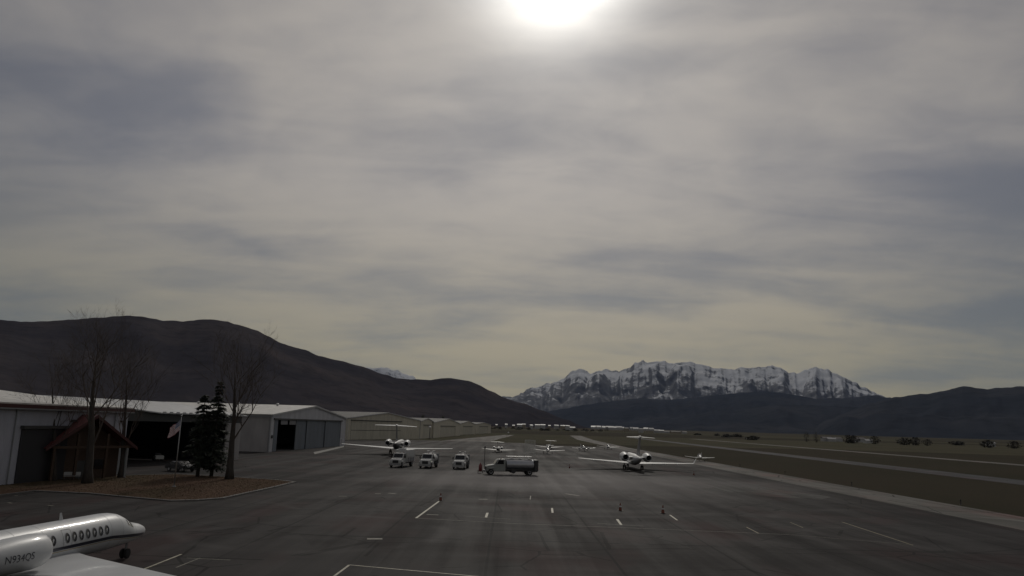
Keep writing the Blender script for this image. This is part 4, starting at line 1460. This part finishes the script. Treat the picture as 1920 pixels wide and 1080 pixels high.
for (px, py, rz, span, lab, kw) in ((1027, 851, 2, 10.6, "low-winged plane with a dark body, nearer of the close pair right of the tanker", dict(belly="paint_grey")),
                                    (1094, 846, 188, 8.6, "small plane showing a round white nose, left of the low-winged plane by the grass", dict(twin=True)),
                                    (1140, 843, 3, 9.2, "low-winged white plane at the apron's grass edge, left of the winglet jet's tail", {}),
                                    (1312, 865, -8, 8.0, "white low-winged plane alone beside the taxiway, beyond the jet's right wingtip", {})):
    gp = G(px, py)
    prop_plane(lab, (gp.x, gp.y, 0.03), math.radians(rz), span, bank=B1, **kw)

# ------------------------------------------------------------------ trucks
def wheel(t, x, y, r=0.5, w=0.32, name="wheel"):
    mb = MB()
    mb.lathe([(-w / 2, r * 0.8), (-w / 2 + 0.04, r), (w / 2 - 0.04, r), (w / 2, r * 0.8)], (x, y, r), (1, 0, 0), 18)
    o = mb.build(name, "rubber", t)
    s = 1 if x > 0 else -1
    rm = MB()
    rm.lathe([(0, r * 0.55), (0.03, r * 0.5), (-0.02, r * 0.2)], (x + s * (w / 2 - 0.005), y, r), (s, 0, 0), 14)
    rm.build("rim", "steel", o)
    return o


def truck(label, loc, rz, body="tank", length=8.0, paint="paint_white_dull", pickup=False, group="refuelling trucks lined up facing the camera"):
    """conventional-cab truck, front towards local -Y"""
    t = thing("fuel_truck", label, "truck", loc, rz, group)
    yf = -length / 2
    W = 1.15
    # cab: bonnet, windscreen rake, roof in side section
    sec = [(yf + 0.25, 0.6), (yf + 0.2, 1.35), (yf + 0.45, 1.55), (yf + 1.55, 1.72), (yf + 2.05, 2.5), (yf + 2.3, 2.62), (yf + 3.4, 2.62), (yf + 3.4, 0.6)]
    cab = MB()
    cab.prism([(-W * 0.86, y, z) for y, z in sec], (W * 1.72, 0, 0))
    co = cab.build("cab", paint, t)
    bmod = co.modifiers.new("bevel", "BEVEL")
    bmod.width = 0.09
    bmod.segments = 3
    # windscreen
    ws = MB()
    a, b = Vector((0, yf + 1.60, 1.80)), Vector((0, yf + 2.04, 2.46))
    nrm = Vector((0, -(b.z - a.z), (b.y - a.y))).normalized() * 0.03
    x = W * 0.76
    ws.prism([Vector((-x, a.y, a.z)) + nrm * 0.2, Vector((x, a.y, a.z)) + nrm * 0.2, Vector((x * .94, b.y, b.z)) + nrm * 0.2, Vector((-x * .94, b.y, b.z)) + nrm * 0.2], nrm)
    ws.build("windscreen", "dark_glass", t)
    for s in (-1, 1):
        sw = MB()
        sw.prism([(s * W * 0.865, yf + 1.95, 1.78), (s * W * 0.865, yf + 3.1, 1.78), (s * W * 0.865, yf + 3.1, 2.42), (s * W * 0.865, yf + 2.25, 2.42)], (s * 0.012, 0, 0))
        sw.build("side_window", "dark_glass", t)
        mi = MB().box(min(s * 1.2, s * 1.42), max(s * 1.2, s * 1.42), yf + 1.75, yf + 1.83, 1.7, 2.15)
        mi.box(min(s * 0.98, s * 1.2), max(s * 0.98, s * 1.2), yf + 1.77, yf + 1.81, 1.9, 1.95)
        mi.build("mirror", "paint_dark", t)
        fe = MB()
        fe.box(min(s * 0.72, s * 1.2), max(s * 0.72, s * 1.2), yf + 0.3, yf + 1.5, 0.95, 1.28)
        fo = fe.build("fender", paint, t)
        fb = fo.modifiers.new("bevel", "BEVEL")
        fb.width = 0.12
        fb.segments = 3
        MB().lathe([(0, .13), (.04, .12), (.05, .03)], (s * 0.8, yf + 0.29, 1.12), (0, -1, 0), 12).build("headlight", "lamp_glass", t)
        wheel(t, s * 0.98, yf + 0.95)
        wheel(t, s * 0.95, length / 2 - 1.5, w=0.5)
        MB().box(min(s * .7, s * .95), max(s * .7, s * .95), yf + 2.45, yf + 2.55, 2.62, 2.72).build("marker_lamp", "orange_plastic", t)
    MB().box(-0.55, 0.55, yf + 0.14, yf + 0.19, 0.85, 1.36).build("grille", "paint_dark", t)
    MB().box(-W, W, yf, yf + 0.13, 0.42, 0.78).build("bumper", "steel", t)
    MB().box(-0.45, 0.45, yf + 0.5, length / 2, 0.55, 0.8).build("chassis", "paint_dark", t)
    y0, y1 = yf + 3.55, length / 2
    if body == "box":
        bb = MB().box(-1.22, 1.22, y0, y1, 0.85, 3.15)
        bo = bb.build("cargo_body", paint, t)
        m_ = bo.modifiers.new("bevel", "BEVEL")
        m_.width = 0.06
        m_.segments = 2
        for s in (-1, 1):
            MB().box(min(s * 1.221, s * 1.25), max(s * 1.221, s * 1.25), y0, y1, 1.8, 1.95).build("side_stripe", "trim_white", t)
            for q in range(3):
                yy = y0 + 0.3 + q * (y1 - y0 - 0.4) / 3
                MB().box(min(s * 1.221, s * 1.24), max(s * 1.221, s * 1.24), yy, yy + 1.1, 0.9, 1.7).build("locker_door", "paint_grey", t)
        MB().box(-0.7, 0.7, y0 + 0.3, y0 + 0.9, 3.15, 3.4).build("roof_unit", "trim_white", t)
    else:
        tk = MB()
        ring = lambda y, q: [Vector((1.12 * q * math.cos(a), y, 1.72 + 0.85 * q * math.sin(a))) for a in (i * math.tau / 26 for i in range(26))]
        tk.loft([ring(y0, 0.7), ring(y0 + 0.08, 0.96), ring(y0 + 0.25, 1), ring(y1 - 0.9, 1), ring(y1 - 0.72, .96), ring(y1 - 0.64, .7)])
        tk.build("tank", "tank_metal" if pickup else paint, t, smooth=True, angle=50)
        MB().box(-1.1, 1.1, y0 + 0.1, y1 - 0.8, 0.82, 0.98).build("tank_cradle", "paint_dark", t)
        MB().box(-0.45, 0.45, y0 + 0.15, y1 - 0.9, 2.56, 2.64).build("catwalk", "trim_white", t)
        for s in (-1, 1):
            rl = MB()
            rl.tube((s * 0.5, y0 + 0.2, 3.05), (s * 0.5, y1 - 1.0, 3.05), 0.03, n=6)
            for q in range(5):
                yy = y0 + 0.2 + q * (y1 - y0 - 1.2) / 4
                rl.tube((s * 0.5, yy, 2.6), (s * 0.5, yy, 3.05), 0.025, n=6)
            rl.build("handrail", "steel", t)
        for q in range(3):
            MB().lathe([(0, .28), (.1, .28), (.16, .2)], (0, y0 + 1.0 + q * (y1 - y0 - 2.4) / 2, 2.64), (0, 0, 1), 12).build("hatch", "bare_metal", t)
        MB().box(-1.15, 1.15, y1 - 0.62, y1, 0.7, 2.55).build("pump_cabinet", "paint_grey" if not pickup else "paint_dark", t)
        for s in (-1, 1):
            MB().box(min(s * 1.0, s * 1.12), max(s * 1.0, s * 1.12), y1, y1 + 0.03, 1.0, 1.25).build("tail_lamp", "tail_red", t)
            MB().lathe([(-.14, .42), (.14, .42)], (s * 1.0, y0 + 1.2, 0.72), (1, 0, 0), 14).build("hose_reel", "paint_dark", t)
    MB().lathe([(0, .1), (.12, .09), (.16, .02)], (0, yf + 2.9, 2.62), (0, 0, 1), 10).build("beacon", "orange_plastic", t)
    return t


def at_ground(px, py):
    g = G(px, py)
    return g


for (px, py, rz, body, ln, lab) in ((747, 877.5, -9, "box", 8.6, "white box-bodied service truck, leftmost of the three facing trucks"),
                                    (800, 879, -6, "tank", 7.4, "white fuel truck between the box-bodied truck and another fuel truck"),
                                    (862, 881, -4, "tank", 7.4, "white fuel truck with a gleaming bonnet, next to the side-on tanker")):
    g = G(px, py)
    truck(lab, (g.x, g.y + ln / 2, 0.02), math.radians(rz), body, ln)
g = (G(925, 890) + G(988, 893)) / 2
truck("grey tanker truck parked side-on with a long cylinder tank, facing left", (g.x + 0.1, g.y + 1.2, 0.02), math.radians(-79), "tank", 9.0, paint="paint_pale_grey", pickup=True, group=None)


def ghost_frame():  # solid wire frame built in place of a see-through camera ghost
    g = G(994, 885)
    t = thing("ghost_frame", "pale wire frame standing in for a camera ghost behind the tanker truck", "frame", (g.x, g.y + 4, 0.02))
    for x in (-0.95, 0.95):
        MB().box(x - 0.04, x + 0.04, -0.04, 0.04, 0, 5.6).build("post", "wire_mesh", t)
        MB().box(x - 0.08, x + 0.08, -0.8, 0.8, 0, 0.1).build("foot", "wire_mesh", t)
    for z in (3.3, 5.56):
        MB().box(-0.91, 0.91, -0.03, 0.03, z - 0.04, z + 0.04).build("crossbar", "wire_mesh", t)
    w = MB()
    for i in range(13):
        x = -0.85 + i * 1.7 / 12
        w.tube((x, 0, 3.34), (x, 0, 5.52), 0.022, n=4)
    for i in range(15):
        z = 3.42 + i * 2.0 / 14
        w.tube((-0.91, 0.03, z), (0.91, 0.03, z), 0.022, n=4)
    w.build("wire_panel", "wire_mesh", t)


ghost_frame()
g = G(907, 884)
t = thing("marker_post", "thin dark post behind the cab of the tanker truck", "post", (g.x, g.y + 3, 0.02))
MB().lathe([(0, .12), (.1, .12), (.12, .05), (3.9, .05)], (0, 0, 0), (0, 0, 1), 8).build("pole", "paint_dark", t)
MB().box(-0.14, 0.14, -0.08, 0.08, 3.9, 4.3).build("head", "paint_dark", t)
g = G(900, 888)
t = thing("fire_extinguisher", "dark red wheeled extinguisher beside the tanker truck's bonnet", "extinguisher", (g.x, g.y + 1.2, 0.02))
MB().lathe([(0.25, .05), (0.3, .3), (1.35, .3), (1.55, .12), (1.75, .08)], (0, 0, 0), (0, 0, 1), 14).build("cylinder", "paint_red", t, smooth=True)
for s in (-1, 1):
    MB().lathe([(-.04, .28), (.04, .28)], (s * .4, 0.1, .28), (1, 0, 0), 14).build("wheel", "rubber", t)
MB().tube((-.36, .1, .28), (.36, .1, .28), .03, n=6).build("axle", "steel", t)
MB().box(-.25, .25, .3, .36, 1.2, 1.26).build("handle", "steel", t)


def cone(label, px, py, m="orange_plastic", k=1.0):
    g = G(px, py)
    t = thing("traffic_cone", label, "cone", (g.x, g.y, 0.022), 0, "traffic cones on the apron")
    MB().box(-.24 * k, .24 * k, -.24 * k, .24 * k, 0, .05 * k).build("base", "cone_black", t)
    MB().lathe([(.05 * k, .18 * k), (.4 * k, .11 * k), (.78 * k, .04 * k)], (0, 0, 0), (0, 0, 1), 14).build("body", m, t, smooth=True, angle=40)
    MB().lathe([(.38 * k, .121 * k), (.52 * k, .093 * k)], (0, 0, 0), (0, 0, 1), 14, caps=False).build("band", "white_band", t)


cone("orange cone at the tip of the bright diagonal line", 826, 939)
cone("slim orange cone standing alone nearest the middle of the apron", 1163, 958, k=0.95)
cone("orange cone at the top of a short slanting line, right of the other cones", 1243, 963)
cone("small dark cone between the side-on tanker and the winglet jet", 1068, 878)
cone("small dark cone below the jet's right wingtip", 1301, 891, k=0.9)

# ------------------------------------------------------------------ lamps
def lamp(label, px, py, hgt):
    g = G(px, py)
    t = thing("lamp_post", label, "lamp post", (g.x, g.y, 0), 0, "lamp posts by the far lane")
    MB().lathe([(0, .3), (.3, .3), (.32, .16), (hgt - .5, .11)], (0, 0, 0), (0, 0, 1), 10).build("pole", "trim_dark", t)
    MB().lathe([(hgt - .6, .2), (hgt - .4, .6), (hgt, .78), (hgt + .4, .6), (hgt + .65, .1)], (0, 0, 0), (0, 0, 1), 14).build("globe", "lamp_glass", t, smooth=True)
    MB().lathe([(hgt + .6, .2), (hgt + .75, .05)], (0, 0, 0), (0, 0, 1), 8).build("cap", "trim_dark", t)


lamp("lamp post with a white globe in front of the tan hangars", 805, 824, 6.6)
lamp("short lamp post with a white globe at the end of the pale lane", 953, 816, 2.4)

# taxiway edge lights on their short stakes
for i, yy in enumerate((96, 126, 156, 186, 216, 246)):
    t = thing("taxiway_light", ("nearest", "second", "third", "fourth", "fifth", "farthest")[i] + " of the small stake lights along the grass edge of the taxiway", "light", (56.6, yy, 0), 0, "taxiway edge lights")
    MB().lathe([(0, .16), (.04, .16), (.05, .05), (.42, .05)], (0, 0, 0), (0, 0, 1), 8).build("stake", "paint_dark", t)
    MB().lathe([(.42, .08), (.5, .1), (.6, .06), (.64, .01)], (0, 0, 0), (0, 0, 1), 10).build("lens", "dark_glass", t)

# ------------------------------------------------------------------ cars on the left
def car(label, loc, rz, paint, pick=False):
    t = thing("parked_car", label, "car", loc, rz, "cars parked by the hangars")
    L, W = 4.7, 0.92
    sec = [(-2.3, .4), (-2.35, .75), (-2.2, .92), (-1.1, 1.0), (-.45, 1.48), (.9, 1.5), (1.75, 1.05), (2.25, 1.0), (2.35, .6), (2.3, .4)]
    b = MB()
    rings = []
    for f, ins in ((-1, .1), (-.92, 0), (.92, 0), (1, .1)):
        rings.append([Vector((W * f, y * (1 - ins * .25), z - (ins * .6 if z > 1.1 else 0))) for y, z in sec])
    b.loft(rings)
    b.build("body", paint, t, smooth=True, angle=35)
    for s in (-1, 1):
        for y in (-1.45, 1.4):
            w = MB()
            w.lathe([(-.1, .26), (-.08, .33), (.08, .33), (.1, .26)], (s * .86, y, .33), (1, 0, 0), 16)
            wo = w.build("wheel", "rubber", t)
            MB().lathe([(0, .2), (.02, .12)], (s * .955, y, .33), (s, 0, 0), 12).build("rim", "steel", wo)
        MB().prism([(s * .925, -.95, 1.03), (s * .925, 1.3, 1.06), (s * .86, .8, 1.4), (s * .86, -.45, 1.4)], (s * .015, 0, 0)).build("side_window", "dark_glass", t)
        MB().box(min(s * .55, s * .85), max(s * .55, s * .85), -2.37, -2.3, .72, .86).build("headlight", "lamp_glass", t)
    MB().prism([(-.78, -1.06, 1.05), (.78, -1.06, 1.05), (.7, -.5, 1.45), (-.7, -.5, 1.45)], (0, -.03, .03)).build("windscreen", "dark_glass", t)
    return t


g = G(338, 884)
car("dark car parked behind the flagpole at the open hangar's mouth", (g.x, g.y, 0.02), math.radians(65), "car_dark")
g = G(128, 897)
car("silver car half hidden behind the tallest bare tree's trunk", (g.x - 3.2, g.y - 3, 0.15), math.radians(80), "car_silver")
# tow tug just inside the open hangar, catching the light
g = G(296, 864)
t = thing("tow_tug", "small pale tow tug inside the dark open hangar", "tug", (g.x, g.y, 0.03), math.radians(35))
MB().prism([(-.7, -1.5, .35), (-.7, -1.5, .95), (-.7, -.1, 1.0), (-.7, 0, .75), (-.7, 1.3, .75), (-.7, 1.4, .35)], (1.4, 0, 0)).build("body", "paint_white_dull", t)
for s in (-1, 1):
    for y in (-.95, .9):
        MB().lathe([(-.12, .3), (.12, .3)], (s * .68, y, .3), (1, 0, 0), 14).build("wheel", "rubber", t)
MB().box(-.5, .5, .35, .5, .75, 1.35).build("seat", "paint_dark", t)
MB().lathe([(0, .2), (.03, .2)], (-.1, -.1, 1.15), (0, .4, 1), 12).build("steering_wheel", "rubber", t)
bx = G(172, 903)
t = thing("bench", "pale slatted bench by the foot of the tallest bare tree", "bench", (bx.x - 2.6, bx.y + 0.2, 0.13), math.radians(30))
for q in range(4):
    MB().box(-.9, .9, -.24 + q * .13, -.14 + q * .13, .44, .48).build("slat", "trim_white", t)
for q in range(3):
    MB().box(-.9, .9, .3, .34, .55 + q * .13, .65 + q * .13).build("back_slat", "trim_white", t)
for x in (-.75, .75):
    MB().box(x - .04, x + .04, -.24, .34, 0, .43).build("leg", "trim_dark", t)

# ------------------------------------------------------------------ far town
def house(px, py, w, h, wallm, roofm, label, group, dist=None, depth=9):
    g = D(px, py, dist)
    zb = 0.0 if g.y < 1000 else min(14.0, (g.y - 1000) * 0.004)
    t = thing("house", label, "building", (g.x, g.y, max(zb, g.z) - 0.5), math.radians(random.uniform(-12, 12)), group)
    MB().box(-w / 2, w / 2, -depth / 2, depth / 2, -6, h).build("wall", wallm, t)
    r = MB()
    r.prism([(-w / 2 - .4, -depth / 2 - .4, h), (-w / 2 - .4, depth / 2 + .4, h), (-w / 2 - .4, 0, h + depth * .22)], (w + .8, 0, 0))
    r.build("roof", roofm, t)
    return t


random.seed(12)
ORD = ["first", "second", "third", "fourth", "fifth", "sixth", "seventh", "eighth", "ninth", "tenth", "eleventh", "twelfth", "thirteenth", "fourteenth", "fifteenth", "sixteenth"]


def nth(i):
    return ORD[i] if i == 0 else ORD[i]


for i, (px, py, w) in enumerate(((915, 800, 9), (931, 799, 7), (949, 799, 8), (963, 800, 8), (974, 798.6, 16), (982, 798, 14), (996, 801, 9), (1006, 800, 12), (1009, 799.4, 14), (1018, 799.6, 16), (1030, 801, 8), (1043, 800.4, 16), (1055, 801, 18), (1060, 801.2, 12), (1064, 801.3, 12), (1073, 804.2, 18))):
    house(px, py, w * 0.75, random.uniform(3.0, 5.0), random.choice(["house_white", "house_tan"]), "house_roof", nth(i) + " from the left of the tiny pale houses below the dark hill", "far houses below the left hill", dist=1900 + random.uniform(-80, 250))
for i, (px, py, w) in enumerate(((1114, 803.0, 30), (1122, 803.4, 22), (1134, 803.6, 26), (1143, 804.2, 34), (1150, 804.3, 26), (1160, 804.5, 30), (1166, 804.8, 20), (1184, 805.6, 16), (1191, 806.0, 28), (1211, 806.6, 20), (1220, 806.8, 26))):
    house(px, py, w * 0.8, random.uniform(4.5, 6.5), "house_white", "house_roof", nth(i) + " from the left of the long white sheds across the valley", "far white sheds across the valley", dist=2900 + random.uniform(-100, 200), depth=24)
for i, (px, py, w) in enumerate(sorted(((1232, 810, 14), (1240, 811, 12), (1250, 812, 13), (1262, 812, 12), (1271, 813, 12), (1283, 813.5, 10), (1174, 806.6, 10), (1202, 808, 10)))):
    house(px, py, w, random.uniform(3.5, 5), random.choice(["house_tan", "house_white"]), random.choice(["house_roof_dark", "house_roof"]), nth(i) + " from the left of the dim houses beyond the winglet jet", "far dim houses", dist=1700 + random.uniform(0, 200))
for i, (px, py, w) in enumerate(sorted(((1550, 829.5, 12), (1559, 828.5, 10), (1571, 829.5, 9), (1628, 834, 8), (1858, 841, 8), (1612, 829, 10)))):
    house(px, py, w, random.uniform(3.5, 5), "house_white", random.choice(["house_roof_dark", "house_roof"]), nth(i) + " from the left of the pale farmhouses beyond the runway", "farmhouses on the right", dist=1000 + random.uniform(0, 160))


# far valley trees: one rough crown on a trunk each
def valley_tree(px, dist, h, w, seed, label, group):
    rnd = random.Random(seed)
    b = D(px, 815, dist)
    t = thing("valley_tree", label, "tree", (b.x, b.y, 0), 0, group)
    MB().tube((0, 0, -.3), (0, 0, h * .5), .35, .15, 5).build("trunk", "bark", t)
    c = MB()
    for k in range(260):
        a, f = rnd.uniform(0, math.tau), rnd.random()
        rr = w * math.sin(math.pi * (0.12 + 0.8 * f)) * rnd.random() ** .5
        p = Vector((math.cos(a) * rr, math.sin(a) * rr, h * (.02 + .98 * f)))
        d1 = Vector((rnd.uniform(-1, 1), rnd.uniform(-1, 1), rnd.uniform(-.6, .8))) * w * .28
        d2 = Vector((rnd.uniform(-1, 1), rnd.uniform(-1, 1), rnd.uniform(-.6, .8))) * w * .28
        c.add([p, p + d1, p + d2], [(0, 1, 2)])
    c.build("crown", "scrub", t)


rt = random.Random(77)
for k in range(8):
    px = rt.uniform(1290, 1920)
    near = rt.random()
    dist = 900 + 700 * near
    valley_tree(px, dist, rt.uniform(3.5, 7), rt.uniform(5, 11), 100 + k, "dark bare-crowned tree in the far scrub belt on the right of the valley", "dark trees across the right of the valley")
for i, (px, h_, w_) in enumerate(sorted(((1512, 11, 3.2), (1530, 11, 3.2), (1600, 8, 7), (1640, 8, 6), (1695, 7, 8), (1715, 8, 7), (1738, 7, 5), (1850, 7, 8), (1900, 7, 7), (1138, 14, 6), (1590, 9, 6)))):
    valley_tree(px, 950 if px > 1300 else 2000, h_, w_, int(px), nth(i) + " from the left of the taller dark trees in the valley scrub", "taller dark trees across the valley")
for k in range(34):
    px = rt.uniform(905, 1130)
    valley_tree(px, rt.uniform(1500, 1850), rt.uniform(4, 8), rt.uniform(3, 7), 300 + k, "low dark bush-like tree below the left hill's foot", "dark trees below the left hill")
